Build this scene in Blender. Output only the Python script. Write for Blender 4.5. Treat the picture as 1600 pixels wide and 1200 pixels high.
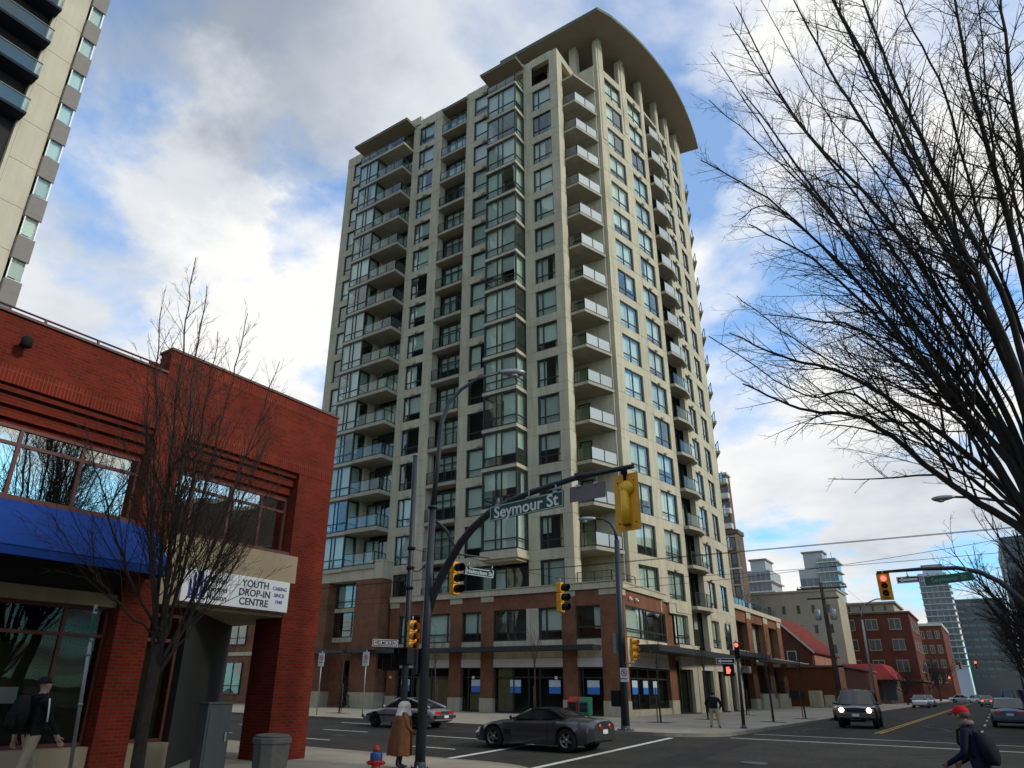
import bpy, bmesh, math, random
from math import sin, cos, pi, radians, sqrt, hypot
from mathutils import Vector, Matrix
random.seed(7)
for o in list(bpy.data.objects): bpy.data.objects.remove(o)
scene = bpy.context.scene
C = scene.collection
# ------------------------------------------------------------------ camera
CAMZ = 1.62
cam_d = bpy.data.cameras.new('camera'); cam = bpy.data.objects.new('camera', cam_d); C.objects.link(cam)
cam_d.sensor_width = 36.0; cam_d.lens = 1069.16/1600*36.0
cam_d.shift_x = 41.05/1600; cam_d.shift_y = 41.757/1600
cam_d.clip_start = 0.1; cam_d.clip_end = 6000
_p, _r, _y = radians(22.0254), radians(0.7563), radians(-35.0065)
_F = Vector((sin(_y)*cos(_p), cos(_y)*cos(_p), sin(_p))); _R = Vector((cos(_y), -sin(_y), 0)); _U = _R.cross(_F)
_R, _U = cos(_r)*_R + sin(_r)*_U, -sin(_r)*_R + cos(_r)*_U
cam.matrix_world = Matrix(((_R.x, _U.x, -_F.x, 0), (_R.y, _U.y, -_F.y, 0), (_R.z, _U.z, -_F.z, CAMZ), (0, 0, 0, 1)))
scene.camera = cam
# ------------------------------------------------------------------ sky, sun, exposure
CLOUD_SEED = 5.1
CLOUD_LOBES = [((-.68,.26,.68), 24, .14), ((-.54,.38,.75), 22, .08), ((-.70,.49,.52), 10, .17), ((-.71,.37,.60), 8, .14), ((-.185,.82,.54), 9, .12), ((-.15,.95,.28), 15, .14), ((.0,.78,.63), 12, .15),
               ((-.79,.30,.53), 11, -.22), ((-.66,.42,.62), 8, -.13), ((-.64,.49,.58), 6, -.20), ((-.36,.57,.74), 9, -.06), ((-.28,.60,.75), 8, .05), ((-.12,.69,.71), 11, .03), ((-.18,.77,.61), 8, -.16), ((-.20,.885,.42), 10, -.24), ((.01,.87,.49), 9, -.14), ((.10,.72,.68), 9, .05), ((-.17,.97,.17), 7, -.12)]
SHADE_LOBES = [((-.68,.26,.68), 22, -.20), ((-.52,.40,.75), 20, -.06), ((-.70,.49,.52), 11, .24), ((-.71,.37,.60), 9, .16), ((-.20,.90,.40), 26, .12), ((0,.8,.6), 26, .14)]
SUN_AZ = (0.92, 0.10); SUN_EL = radians(27)
world = bpy.data.worlds.new('World'); scene.world = world; world.use_nodes = True
wn, wl = world.node_tree.nodes, world.node_tree.links
for n in list(wn): wn.remove(n)
def N(tree, t, **kw):
    n = tree.nodes.new(t)
    for k, v in kw.items():
        if k.startswith('i_'):
            key = k[2:]; key = int(key) if key.isdigit() else key
            n.inputs[key].default_value = v
        else: setattr(n, k, v)
    return n
W = world.node_tree
sky = N(W, 'ShaderNodeTexSky', sky_type='NISHITA', sun_disc=False, sun_elevation=SUN_EL, sun_rotation=math.atan2(SUN_AZ[0], SUN_AZ[1]), air_density=1.0, dust_density=0.6, ozone_density=1.6)
skyk = N(W, 'ShaderNodeMixRGB', blend_type='MULTIPLY', i_0=1.0, i_2=(0.082, 0.205, 0.285, 1)); wl.new(sky.outputs[0], skyk.inputs[1])
tc = N(W, 'ShaderNodeTexCoord')
sep = N(W, 'ShaderNodeSeparateXYZ'); wl.new(tc.outputs['Generated'], sep.inputs[0])
mx = N(W, 'ShaderNodeMath', operation='MAXIMUM', i_1=0.0); wl.new(sep.outputs[2], mx.inputs[0])
ad = N(W, 'ShaderNodeMath', operation='ADD', i_1=0.22); wl.new(mx.outputs[0], ad.inputs[0])
dx = N(W, 'ShaderNodeMath', operation='DIVIDE'); wl.new(sep.outputs[0], dx.inputs[0]); wl.new(ad.outputs[0], dx.inputs[1])
dy = N(W, 'ShaderNodeMath', operation='DIVIDE'); wl.new(sep.outputs[1], dy.inputs[0]); wl.new(ad.outputs[0], dy.inputs[1])
cb = N(W, 'ShaderNodeCombineXYZ', i_2=CLOUD_SEED); wl.new(dx.outputs[0], cb.inputs[0]); wl.new(dy.outputs[0], cb.inputs[1])
n1 = N(W, 'ShaderNodeTexNoise', i_Scale=1.7, i_Detail=9.0, i_Roughness=0.55, i_Distortion=0.25); wl.new(cb.outputs[0], n1.inputs['Vector'])
n2 = N(W, 'ShaderNodeTexNoise', i_Scale=1.3, i_Detail=7.0, i_Roughness=0.55); 
mp = N(W, 'ShaderNodeMapping'); mp.inputs['Location'].default_value = (4.2, 1.7, 9.0); wl.new(cb.outputs[0], mp.inputs[0]); wl.new(mp.outputs[0], n2.inputs['Vector'])
nd_ = N(W, 'ShaderNodeTexNoise', i_Scale=3.2, i_Detail=8.0, i_Roughness=0.6); wl.new(cb.outputs[0], nd_.inputs['Vector'])
nd_s = N(W, 'ShaderNodeVectorMath', operation='SUBTRACT'); nd_s.inputs[1].default_value = (0.5,0.5,0.5); wl.new(nd_.outputs['Color'], nd_s.inputs[0])
nd_k = N(W, 'ShaderNodeVectorMath', operation='SCALE', i_Scale=0.42); wl.new(nd_s.outputs[0], nd_k.inputs[0])
nd_a = N(W, 'ShaderNodeVectorMath', operation='ADD'); wl.new(tc.outputs['Generated'], nd_a.inputs[0]); wl.new(nd_k.outputs[0], nd_a.inputs[1])
rag = N(W, 'ShaderNodeVectorMath', operation='NORMALIZE'); wl.new(nd_a.outputs[0], rag.inputs[0])
def lobe(d, width, amt, prev):
    # a cloud bank (or a gap) lying in one direction of the sky
    v = Vector(d).normalized()
    dot = N(W, 'ShaderNodeVectorMath', operation='DOT_PRODUCT'); dot.inputs[1].default_value = v; wl.new(rag.outputs[0], dot.inputs[0])
    mr = N(W, 'ShaderNodeMapRange', interpolation_type='SMOOTHSTEP'); mr.inputs['From Min'].default_value = cos(radians(width)); mr.inputs['From Max'].default_value = 1.0
    mr.inputs['To Min'].default_value = 0; mr.inputs['To Max'].default_value = amt; wl.new(dot.outputs['Value'], mr.inputs['Value'])
    a = N(W, 'ShaderNodeMath', operation='ADD'); wl.new(prev, a.inputs[0]); wl.new(mr.outputs[0], a.inputs[1]); return a.outputs[0]
nc = N(W, 'ShaderNodeMapRange', clamp=False); nc.inputs['From Min'].default_value = 0.3; nc.inputs['From Max'].default_value = 0.7; nc.inputs['To Min'].default_value = 0.22; nc.inputs['To Max'].default_value = 0.82; wl.new(n1.outputs['Fac'], nc.inputs['Value'])
cov = nc.outputs[0]
for d, w_, a_ in CLOUD_LOBES: cov = lobe(d, w_, a_, cov)
rp = N(W, 'ShaderNodeValToRGB'); rp.color_ramp.elements[0].position = 0.36; rp.color_ramp.elements[1].position = 0.60; rp.color_ramp.elements[0].color = (0.20,0.20,0.20,1); wl.new(cov, rp.inputs[0])
shade = n2.outputs['Fac']
for d, w_, a_ in SHADE_LOBES: shade = lobe(d, w_, a_, shade)
rc = N(W, 'ShaderNodeValToRGB'); ce = rc.color_ramp.elements
ce[0].position = 0.22; ce[0].color = (0.33, 0.38, 0.45, 1); ce[1].position = 0.68; ce[1].color = (0.93, 0.925, 0.91, 1)
e = ce.new(0.44); e.color = (0.66, 0.70, 0.75, 1); wl.new(shade, rc.inputs[0])
mxc = N(W, 'ShaderNodeMixRGB'); wl.new(rp.outputs[0], mxc.inputs[0]); wl.new(skyk.outputs[0], mxc.inputs[1]); wl.new(rc.outputs[0], mxc.inputs[2])
bg = N(W, 'ShaderNodeBackground', i_Strength=1.0); wl.new(mxc.outputs[0], bg.inputs[0])
wo = N(W, 'ShaderNodeOutputWorld'); wl.new(bg.outputs[0], wo.inputs[0])
sun_d = bpy.data.lights.new('sun', 'SUN'); sun = bpy.data.objects.new('sun', sun_d); C.objects.link(sun)
sun_d.energy = 2.0; sun_d.angle = radians(11); sun_d.color = (1.0, 0.93, 0.80)
_sd = Vector((SUN_AZ[0]*cos(SUN_EL), SUN_AZ[1]*cos(SUN_EL), sin(SUN_EL))).normalized()
sun.rotation_euler = _sd.to_track_quat('Z', 'Y').to_euler()
vs = scene.view_settings; vs.view_transform = 'Standard'; vs.look = 'None'; vs.exposure = 0.12; vs.gamma = 1.0; vs.use_curve_mapping = False
# ------------------------------------------------------------------ helpers
class MB:
    def __init__(s): s.v = []; s.f = []; s.m = []; s.cm = 0; s.sm = []; s.smooth = False
    def poly(s, pts):
        i = len(s.v); s.v += [tuple(p) for p in pts]; s.face(range(i, i+len(pts)))
    def face(s, idx): s.f.append(tuple(idx)); s.m.append(s.cm); s.sm.append(s.smooth)
    def hexa(s, p, flip=False):   # p: 8 points, bottom 0-3 ccw, top 4-7
        i = len(s.v); s.v += [tuple(q) for q in p]
        for q in ((0,3,2,1),(4,5,6,7),(0,1,5,4),(1,2,6,5),(2,3,7,6),(3,0,4,7)):
            q = [i+k for k in q]; s.face(q[::-1] if flip else q)
        return s
    def box(s, x0, x1, y0, y1, z0, z1):
        return s.hexa([(x0,y0,z0),(x1,y0,z0),(x1,y1,z0),(x0,y1,z0),(x0,y0,z1),(x1,y0,z1),(x1,y1,z1),(x0,y1,z1)])
    def fbox(s, P, u0, u1, d0, d1, z0, z1):   # box on a facade: u along, d outwards
        return s.hexa([P(u0,d0,z0),P(u1,d0,z0),P(u1,d1,z0),P(u0,d1,z0),P(u0,d0,z1),P(u1,d0,z1),P(u1,d1,z1),P(u0,d1,z1)], True)
    def prism(s, pts, z0, z1):    # pts ccw in plan
        n = len(pts); i = len(s.v); s.v += [(p[0],p[1],z0) for p in pts] + [(p[0],p[1],z1) for p in pts]
        s.face([i+k for k in range(n)][::-1]); s.face([i+n+k for k in range(n)])
        for k in range(n): j = (k+1) % n; s.face((i+k, i+j, i+n+j, i+n+k))
        return s
    def tube(s, pts, rad, n=8, caps=True, smooth=True):
        pts = [Vector(p) for p in pts]; rad = rad if isinstance(rad, (list, tuple)) else [rad]*len(pts)
        t = (pts[1]-pts[0]).normalized(); a = t.orthogonal().normalized(); i0 = len(s.v); sm, s.smooth = s.smooth, smooth
        for k, p in enumerate(pts):
            t = (pts[min(k+1, len(pts)-1)] - pts[max(k-1, 0)]).normalized(); a = (a - t*a.dot(t)).normalized(); b = t.cross(a)
            for j in range(n): q = 2*pi*j/n; s.v.append(tuple(p + (a*cos(q) + b*sin(q))*rad[k]))
        for k in range(len(pts)-1):
            for j in range(n): j2 = (j+1) % n; s.face((i0+k*n+j, i0+k*n+j2, i0+(k+1)*n+j2, i0+(k+1)*n+j))
        s.smooth = False
        if caps: s.face([i0+j for j in range(n)][::-1]); s.face([i0+(len(pts)-1)*n+j for j in range(n)])
        s.smooth = sm; return s
    def cyl(s, p0, p1, r0, r1=None, n=12): return s.tube([p0, p1], [r0, r0 if r1 is None else r1], n)
    def lathe(s, prof, n=16, c=(0,0,0), smooth=True, caps=True):    # prof: (r, z)
        i0 = len(s.v); sm, s.smooth = s.smooth, smooth
        for r, z in prof:
            for j in range(n): q = 2*pi*j/n; s.v.append((c[0]+r*cos(q), c[1]+r*sin(q), c[2]+z))
        for k in range(len(prof)-1):
            for j in range(n): j2 = (j+1) % n; s.face((i0+k*n+j, i0+k*n+j2, i0+(k+1)*n+j2, i0+(k+1)*n+j))
        s.smooth = False
        if caps: s.face([i0+j for j in range(n)][::-1]); s.face([i0+(len(prof)-1)*n+j for j in range(n)])
        s.smooth = sm; return s
    def loft(s, rings, closed=True, caps=True, smooth=True):
        n = len(rings[0]); i0 = len(s.v); sm, s.smooth = s.smooth, smooth
        for r in rings: s.v += [tuple(p) for p in r]
        for k in range(len(rings)-1):
            for j in range(n if closed else n-1): j2 = (j+1) % n; s.face((i0+k*n+j, i0+k*n+j2, i0+(k+1)*n+j2, i0+(k+1)*n+j))
        s.smooth = False
        if caps: s.face([i0+j for j in range(n)][::-1]); s.face([i0+(len(rings)-1)*n+j for j in range(n)])
        s.smooth = sm; return s
    def xf(s, M, i0=0):
        for k in range(i0, len(s.v)): s.v[k] = tuple(M @ Vector(s.v[k]))
        return s
def root_off(o):
    v = Vector((0,0,0))
    while o is not None: v = v + o.location; o = o.parent
    return v
def mk(name, mb, mat, parent=None, bevel=0, fix=False):
    me = bpy.data.meshes.new(name)
    off = root_off(parent) if parent else Vector((0,0,0))
    me.from_pydata([(x-off.x, y-off.y, z-off.z) for x, y, z in mb.v] if off.length else mb.v, [], mb.f)
    for m in (mat if isinstance(mat, (list, tuple)) else [mat]): me.materials.append(m)
    if any(mb.m): me.polygons.foreach_set('material_index', mb.m)
    if any(mb.sm): me.polygons.foreach_set('use_smooth', mb.sm)
    if fix:
        b = bmesh.new(); b.from_mesh(me); bmesh.ops.remove_doubles(b, verts=b.verts, dist=1e-5); bmesh.ops.recalc_face_normals(b, faces=b.faces); b.to_mesh(me); b.free()
    me.update(); o = bpy.data.objects.new(name, me); C.objects.link(o); o.parent = parent
    if bevel:
        bv = o.modifiers.new('bevel', 'BEVEL'); bv.width = bevel; bv.segments = 2; bv.limit_method = 'ANGLE'
    return o
def tag(o, label, cat, group=None, kind=None):
    if label: o['label'] = label
    if cat: o['category'] = cat
    if group: o['group'] = group
    if kind: o['kind'] = kind
    return o
def structure(o): o['kind'] = 'structure'; return o
def thing(name, label, cat, loc=(0,0,0), group=None):
    o = bpy.data.objects.new(name, None); C.objects.link(o); o.location = loc; o.empty_display_size = 0.3
    return tag(o, label, cat, group)
def copy_tree(o, parent=None):
    c = o.copy(); C.objects.link(c); c.parent = parent
    for ch in list(o.children): copy_tree(ch, c)
    return c
def text_mesh(name, body, size, mat, parent, M, extrude=0.004, align='CENTER', spacing=1.0, xscale=1.0):
    cu = bpy.data.curves.new(name, 'FONT'); cu.body = body; cu.size = size; cu.extrude = extrude; cu.align_x = align; cu.align_y = 'CENTER'; cu.space_character = spacing; cu.resolution_u = 3; cu.offset = size*.018
    t = bpy.data.objects.new('tmp', cu); C.objects.link(t); dg = bpy.context.evaluated_depsgraph_get(); dg.update()
    me = bpy.data.meshes.new_from_object(t.evaluated_get(dg)); bpy.data.objects.remove(t); bpy.data.curves.remove(cu)
    me.name = name; me.transform(Matrix.Diagonal((xscale,1,1,1))); me.transform(M)
    if parent: me.transform(Matrix.Translation(-root_off(parent)))
    me.materials.clear(); me.materials.append(mat)
    o = bpy.data.objects.new(name, me); C.objects.link(o); o.parent = parent; return o
# ------------------------------------------------------------------ materials
MATS = {}
def mat(name, col, rough=0.7, var=0.0, vscale=3.0, metal=0.0, bump=0.0, bscale=40.0, spec=0.5, coat=0.0, emit=None, estr=0.0, streak=0.0, fine=0.0, objvar=0.0):
    m = bpy.data.materials.new(name); m.use_nodes = True; t = m.node_tree; b = t.nodes['Principled BSDF']; L = t.links
    b.inputs['Base Color'].default_value = (*col, 1); b.inputs['Roughness'].default_value = rough; b.inputs['Metallic'].default_value = metal
    if rough >= .75: spec = min(spec, .18)
    b.inputs['Specular IOR Level'].default_value = spec; b.inputs['Coat Weight'].default_value = coat; b.inputs['Coat Roughness'].default_value = 0.08
    if emit: b.inputs['Emission Color'].default_value = (*emit, 1); b.inputs['Emission Strength'].default_value = estr
    if var or streak or fine or objvar:
        g = N(t, 'ShaderNodeNewGeometry'); last = None
        def mult(fac_out, amt):
            nonlocal last
            r = N(t, 'ShaderNodeMapRange'); r.inputs['From Min'].default_value = 0.3; r.inputs['From Max'].default_value = 0.7; r.inputs['To Min'].default_value = 1-amt; r.inputs['To Max'].default_value = 1+amt*0.7
            L.new(fac_out, r.inputs['Value']); k = N(t, 'ShaderNodeVectorMath', operation='SCALE')
            if last is None: k.inputs[0].default_value = col
            else: L.new(last, k.inputs[0])
            L.new(r.outputs[0], k.inputs['Scale']); last = k.outputs[0]
        if var: n = N(t, 'ShaderNodeTexNoise', i_Scale=vscale, i_Detail=5.0, i_Roughness=0.62); L.new(g.outputs['Position'], n.inputs['Vector']); mult(n.outputs['Fac'], var)
        if fine: n = N(t, 'ShaderNodeTexNoise', i_Scale=vscale*25, i_Detail=3.0); L.new(g.outputs['Position'], n.inputs['Vector']); mult(n.outputs['Fac'], fine)
        if streak:
            mp = N(t, 'ShaderNodeMapping'); mp.inputs['Scale'].default_value = (3.5, 3.5, 0.35); L.new(g.outputs['Position'], mp.inputs[0])
            n = N(t, 'ShaderNodeTexNoise', i_Scale=1.0, i_Detail=6.0, i_Roughness=0.65); L.new(mp.outputs[0], n.inputs['Vector']); mult(n.outputs['Fac'], streak)
        if objvar:
            oi = N(t, 'ShaderNodeObjectInfo'); r = N(t, 'ShaderNodeMapRange'); r.inputs['To Min'].default_value = 0.3; r.inputs['To Max'].default_value = 0.7; L.new(oi.outputs['Random'], r.inputs['Value']); mult(r.outputs[0], objvar)
        L.new(last, b.inputs['Base Color'])
    if bump:
        g2 = N(t, 'ShaderNodeNewGeometry'); n = N(t, 'ShaderNodeTexNoise', i_Scale=bscale, i_Detail=4.0); L.new(g2.outputs['Position'], n.inputs['Vector'])
        bp = N(t, 'ShaderNodeBump', i_Strength=bump, i_Distance=0.02); L.new(n.outputs['Fac'], bp.inputs['Height']); L.new(bp.outputs[0], b.inputs['Normal'])
    MATS[name] = m; return m
def brick_mat(name, c1, c2, mortar, bw=0.22, bh=0.075, rough=0.85, soldier=False, mort=0.012, bump=0.5):
    m = bpy.data.materials.new(name); m.use_nodes = True; t = m.node_tree; b = t.nodes['Principled BSDF']; L = t.links
    g = N(t, 'ShaderNodeNewGeometry'); sp = N(t, 'ShaderNodeSeparateXYZ'); L.new(g.outputs['Position'], sp.inputs[0]); sn = N(t, 'ShaderNodeSeparateXYZ'); L.new(g.outputs['True Normal'], sn.inputs[0])
    ab = N(t, 'ShaderNodeMath', operation='ABSOLUTE'); L.new(sn.outputs[0], ab.inputs[0]); gt = N(t, 'ShaderNodeMath', operation='GREATER_THAN', i_1=0.6); L.new(ab.outputs[0], gt.inputs[0])
    mi = N(t, 'ShaderNodeMix'); L.new(gt.outputs[0], mi.inputs[0]); L.new(sp.outputs[0], mi.inputs[2]); L.new(sp.outputs[1], mi.inputs[3])
    cx = N(t, 'ShaderNodeCombineXYZ')
    if soldier: L.new(sp.outputs[2], cx.inputs[0]); L.new(mi.outputs[0], cx.inputs[1])
    else: L.new(mi.outputs[0], cx.inputs[0]); L.new(sp.outputs[2], cx.inputs[1])
    br = N(t, 'ShaderNodeTexBrick'); br.offset = 0.0 if soldier else 0.5
    br.inputs['Scale'].default_value = 1.0; br.inputs['Brick Width'].default_value = bw; br.inputs['Row Height'].default_value = bh; br.inputs['Mortar Size'].default_value = mort; br.inputs['Mortar Smooth'].default_value = 0.1
    br.inputs['Color1'].default_value = (*c1, 1); br.inputs['Color2'].default_value = (*c2, 1); br.inputs['Mortar'].default_value = (*mortar, 1); br.inputs['Bias'].default_value = -0.1
    L.new(cx.outputs[0], br.inputs['Vector'])
    n = N(t, 'ShaderNodeTexNoise', i_Scale=0.9, i_Detail=6.0, i_Roughness=0.65); L.new(g.outputs['Position'], n.inputs['Vector'])
    r = N(t, 'ShaderNodeMapRange'); r.inputs['From Min'].default_value = 0.3; r.inputs['From Max'].default_value = 0.7; r.inputs['To Min'].default_value = 0.68; r.inputs['To Max'].default_value = 1.22; L.new(n.outputs['Fac'], r.inputs['Value'])
    k = N(t, 'ShaderNodeVectorMath', operation='SCALE'); L.new(br.outputs['Color'], k.inputs[0]); L.new(r.outputs[0], k.inputs['Scale']); L.new(k.outputs[0], b.inputs['Base Color'])
    bp = N(t, 'ShaderNodeBump', i_Strength=bump, i_Distance=0.01, invert=True); L.new(br.outputs['Fac'], bp.inputs['Height']); L.new(bp.outputs[0], b.inputs['Normal'])
    b.inputs['Roughness'].default_value = rough; b.inputs['Specular IOR Level'].default_value = .12; MATS[name] = m; return m
def glass_mat(name, tint=(0.62,0.74,0.70), base=0.06, rough=0.01, glossc=(0.92,1.0,0.98), gz_=0.8):
    m = bpy.data.materials.new(name); m.use_nodes = True; t = m.node_tree; L = t.links
    for n in list(t.nodes): t.nodes.remove(n)
    tr = N(t, 'ShaderNodeBsdfTransparent'); tr.inputs[0].default_value = (*tint, 1); gl = N(t, 'ShaderNodeBsdfGlossy'); gl.inputs['Roughness'].default_value = rough; gl.inputs[0].default_value = (*glossc, 1)
    # each pane leans by a hair, so neighbours mirror different bits of sky
    oi = N(t, 'ShaderNodeObjectInfo'); g = N(t, 'ShaderNodeNewGeometry'); wn_ = N(t, 'ShaderNodeTexWhiteNoise', noise_dimensions='1D'); L.new(oi.outputs['Random'], wn_.inputs['W'])
    sb = N(t, 'ShaderNodeVectorMath', operation='SUBTRACT'); sb.inputs[1].default_value = (0.5,0.5,0.5); L.new(wn_.outputs['Color'], sb.inputs[0])
    no = N(t, 'ShaderNodeTexNoise', i_Scale=0.7, i_Detail=1.0); L.new(g.outputs['Position'], no.inputs['Vector']); nb = N(t, 'ShaderNodeVectorMath', operation='SUBTRACT'); nb.inputs[1].default_value = (0.5,0.5,0.5); L.new(no.outputs['Color'], nb.inputs[0])
    s1 = N(t, 'ShaderNodeVectorMath', operation='SCALE', i_Scale=0.02); L.new(sb.outputs[0], s1.inputs[0]); s2 = N(t, 'ShaderNodeVectorMath', operation='SCALE', i_Scale=0.03); L.new(nb.outputs[0], s2.inputs[0])
    a1 = N(t, 'ShaderNodeVectorMath', operation='ADD'); L.new(g.outputs['Normal'], a1.inputs[0]); L.new(s1.outputs[0], a1.inputs[1]); a2 = N(t, 'ShaderNodeVectorMath', operation='ADD'); L.new(a1.outputs[0], a2.inputs[0]); L.new(s2.outputs[0], a2.inputs[1])
    nn = N(t, 'ShaderNodeVectorMath', operation='NORMALIZE'); L.new(a2.outputs[0], nn.inputs[0]); L.new(nn.outputs[0], gl.inputs['Normal'])
    lw = N(t, 'ShaderNodeLayerWeight', i_Blend=0.5); pw = N(t, 'ShaderNodeMath', operation='POWER', i_1=4.0); L.new(lw.outputs['Facing'], pw.inputs[0])
    ad = N(t, 'ShaderNodeMath', operation='MULTIPLY_ADD', i_1=gz_, i_2=base+0.035, use_clamp=True); L.new(pw.outputs[0], ad.inputs[0])
    mi = N(t, 'ShaderNodeMixShader'); L.new(ad.outputs[0], mi.inputs[0]); L.new(tr.outputs[0], mi.inputs[1]); L.new(gl.outputs[0], mi.inputs[2])
    o = N(t, 'ShaderNodeOutputMaterial'); L.new(mi.outputs[0], o.inputs[0]); MATS[name] = m; return m
M_beige = mat('painted_concrete_beige', (0.485, 0.435, 0.31), 0.85, var=0.12, vscale=0.35, streak=0.20, fine=0.04)
M_slab = mat('balcony_concrete', (0.36, 0.325, 0.25), 0.85, var=0.18, vscale=1.2)
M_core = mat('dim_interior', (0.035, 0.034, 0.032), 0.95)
M_frame = mat('dark_window_frame', (0.018, 0.022, 0.021), 0.45)
M_blind = mat('window_blind', (0.66, 0.68, 0.62), 0.9, objvar=0.28)
M_glass = glass_mat('window_glass', tint=(0.90,0.95,0.925), base=0.03)
M_railglass = glass_mat('railing_glass', tint=(0.88,0.92,0.90), base=0.01, gz_=0.45)
M_storeglass = glass_mat('shop_glass', tint=(0.74,0.76,0.72), base=-0.026, gz_=0.28)
M_flash = mat('green_metal_flashing', (0.03, 0.10, 0.085), 0.5)
M_soffit = mat('roof_soffit', (0.27, 0.23, 0.165), 0.9, var=0.08, vscale=0.6)
M_brick = brick_mat('podium_brick', (0.23, 0.084, 0.040), (0.175, 0.060, 0.030), (0.17, 0.105, 0.07))
M_stone = mat('pale_stone_base', (0.43, 0.38, 0.265), 0.85, var=0.15, vscale=1.5, streak=0.15)
M_signband = mat('blank_signband', (0.50, 0.45, 0.42), 0.6, var=0.05)
M_canopy = mat('dark_canopy_steel', (0.018, 0.022, 0.021), 0.5)
M_asphalt = mat('asphalt', (0.040, 0.037, 0.031), 0.92, var=0.38, vscale=0.40, fine=0.30, bump=0.35, bscale=90)
M_walk = mat('sidewalk_concrete', (0.33, 0.29, 0.225), 0.9, var=0.22, vscale=0.5, fine=0.10, bump=0.15, bscale=60)
M_kerb = mat('kerb_concrete', (0.26, 0.225, 0.18), 0.9, var=0.2, vscale=1.5)
M_paint = mat('road_paint_white', (0.62, 0.60, 0.55), 0.75, var=0.25, vscale=5, fine=0.25)
M_paint_y = mat('road_paint_yellow', (0.50, 0.32, 0.05), 0.75, var=0.25, vscale=5, fine=0.25)
M_soil = mat('tree_pit_soil', (0.05, 0.04, 0.03), 0.95, var=0.3, vscale=6)
M_black = mat('black_paint_metal', (0.016, 0.018, 0.020), 0.45, var=0.2, vscale=3)
M_galv = mat('galvanised_steel', (0.30, 0.31, 0.32), 0.5, metal=0.7, var=0.15, vscale=6)
M_yellow = mat('signal_yellow_paint', (0.72, 0.33, 0.012), 0.5, var=0.12, vscale=4)
M_green = mat('sign_green', (0.006, 0.082, 0.058), 0.45, var=0.08)
M_white = mat('sign_white', (0.74, 0.74, 0.72), 0.5)
M_sgrey = mat('sign_back_aluminium', (0.16, 0.145, 0.145), 0.65, var=0.1)
M_blackflat = mat('flat_black', (0.012, 0.012, 0.012), 0.8)
M_rubber = mat('tyre_rubber', (0.016, 0.016, 0.017), 0.85)
M_chrome = mat('bright_metal', (0.55, 0.56, 0.58), 0.25, metal=1.0)
M_carglass = mat('car_glass', (0.012, 0.015, 0.016), 0.06, spec=0.8)
M_redlens = mat('red_lens', (0.42, 0.012, 0.015), 0.25, spec=0.6)
M_skin = mat('skin', (0.42, 0.24, 0.17), 0.6)
# ------------------------------------------------------------------ ground, roads, pavements
def gz(y): return -0.3*min(1.0, max(0.0, (27.0-y)/10.5))
WALK = 0.13
XK_L, XK_R = -8.8, 1.9          # kerbs of the street that runs away from the camera
YK_N, YK_F = 16.5, 27.0         # kerbs of the cross street
mb = MB(); ys = [-300, 16.5, 27.0, 3000]; xs = [-2500, -60, 2500]
for i in range(3):
    for j in range(2):
        mb.poly([(xs[j],ys[i],gz(ys[i])-.012),(xs[j+1],ys[i],gz(ys[i])-.012),(xs[j+1],ys[i+1],gz(ys[i+1])-.012),(xs[j],ys[i+1],gz(ys[i+1])-.012)])
structure(mk('ground', mb, mat('distant_ground', (0.07,0.068,0.062), 0.95, var=0.3, vscale=0.1), fix=True))
mb = MB()
for a, b in ((-60, 16.5), (16.5, 27.0), (27.0, 900)):
    for x0, x1 in ((XK_L-3.2, XK_R+3.2),): mb.poly([(x0,a,gz(a)),(x1,a,gz(a)),(x1,b,gz(b)),(x0,b,gz(b))])
structure(mk('road', mb, M_asphalt, fix=True))
mb = MB()
for x0, x1 in ((-260, XK_L-3.2), (XK_R+3.2, 120)):
    mb.poly([(x0,YK_N-3.2,-.3),(x1,YK_N-3.2,-.3),(x1,16.5,-.3),(x0,16.5,-.3)]); mb.poly([(x0,16.5,-.3),(x1,16.5,-.3),(x1,27,0),(x0,27,0)]); mb.poly([(x0,27,0),(x1,27,0),(x1,27+3.2,0),(x0,27+3.2,0)])
structure(mk('cross_street', mb, M_asphalt, fix=True))
def arc(cx, cy, r, a0, a1, n=10): return [(cx+r*cos(radians(a0+(a1-a0)*i/n)), cy+r*sin(radians(a0+(a1-a0)*i/n))) for i in range(n+1)]
def pavement(name, outline, z, kerb_path):
    mb = MB(); mb.prism(outline, z-0.5, z+WALK-0.004); structure(mk(name, mb, M_walk))
    # kerb: a strip along the road edge, a hair above the slabs
    mb = MB(); w = 0.17; n = len(kerb_path)
    off = []
    for i in range(n):
        a = Vector(kerb_path[max(i-1,0)]); b = Vector(kerb_path[min(i+1,n-1)]); t = (b-a).normalized(); off.append(Vector((-t.y, t.x)))
    for i in range(n-1):
        p, q = Vector(kerb_path[i]), Vector(kerb_path[i+1]); e = 0.02
        a, b, c_, d = p - off[i]*e, q - off[i+1]*e, q + off[i+1]*w, p + off[i]*w
        mb.hexa([(a.x,a.y,z-.3),(b.x,b.y,z-.3),(c_.x,c_.y,z-.3),(d.x,d.y,z-.3),(a.x,a.y,z+WALK),(b.x,b.y,z+WALK),(c_.x,c_.y,z+WALK),(d.x,d.y,z+WALK)])
    structure(mk('kerb', mb, M_kerb, fix=True))
# far left corner (tower side)
r = 2.6; c1 = arc(XK_L-r, YK_F+r, r, -90, 0)
pavement('sidewalk', [(-250,YK_F)] + c1 + [(XK_L,600),(-60,600),(-60,120),(-250,120)], 0.0, [(-250,YK_F)] + c1 + [(XK_L,600)])
# near left corner (brick building side)
c2 = arc(XK_L-r, YK_N-r, r, 0, 90)
pavement('sidewalk', [(XK_L,-60)] + c2 + [(-250,YK_N),(-250,-60)], -0.3, [(XK_L,-60)] + c2 + [(-250,YK_N)])
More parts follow.
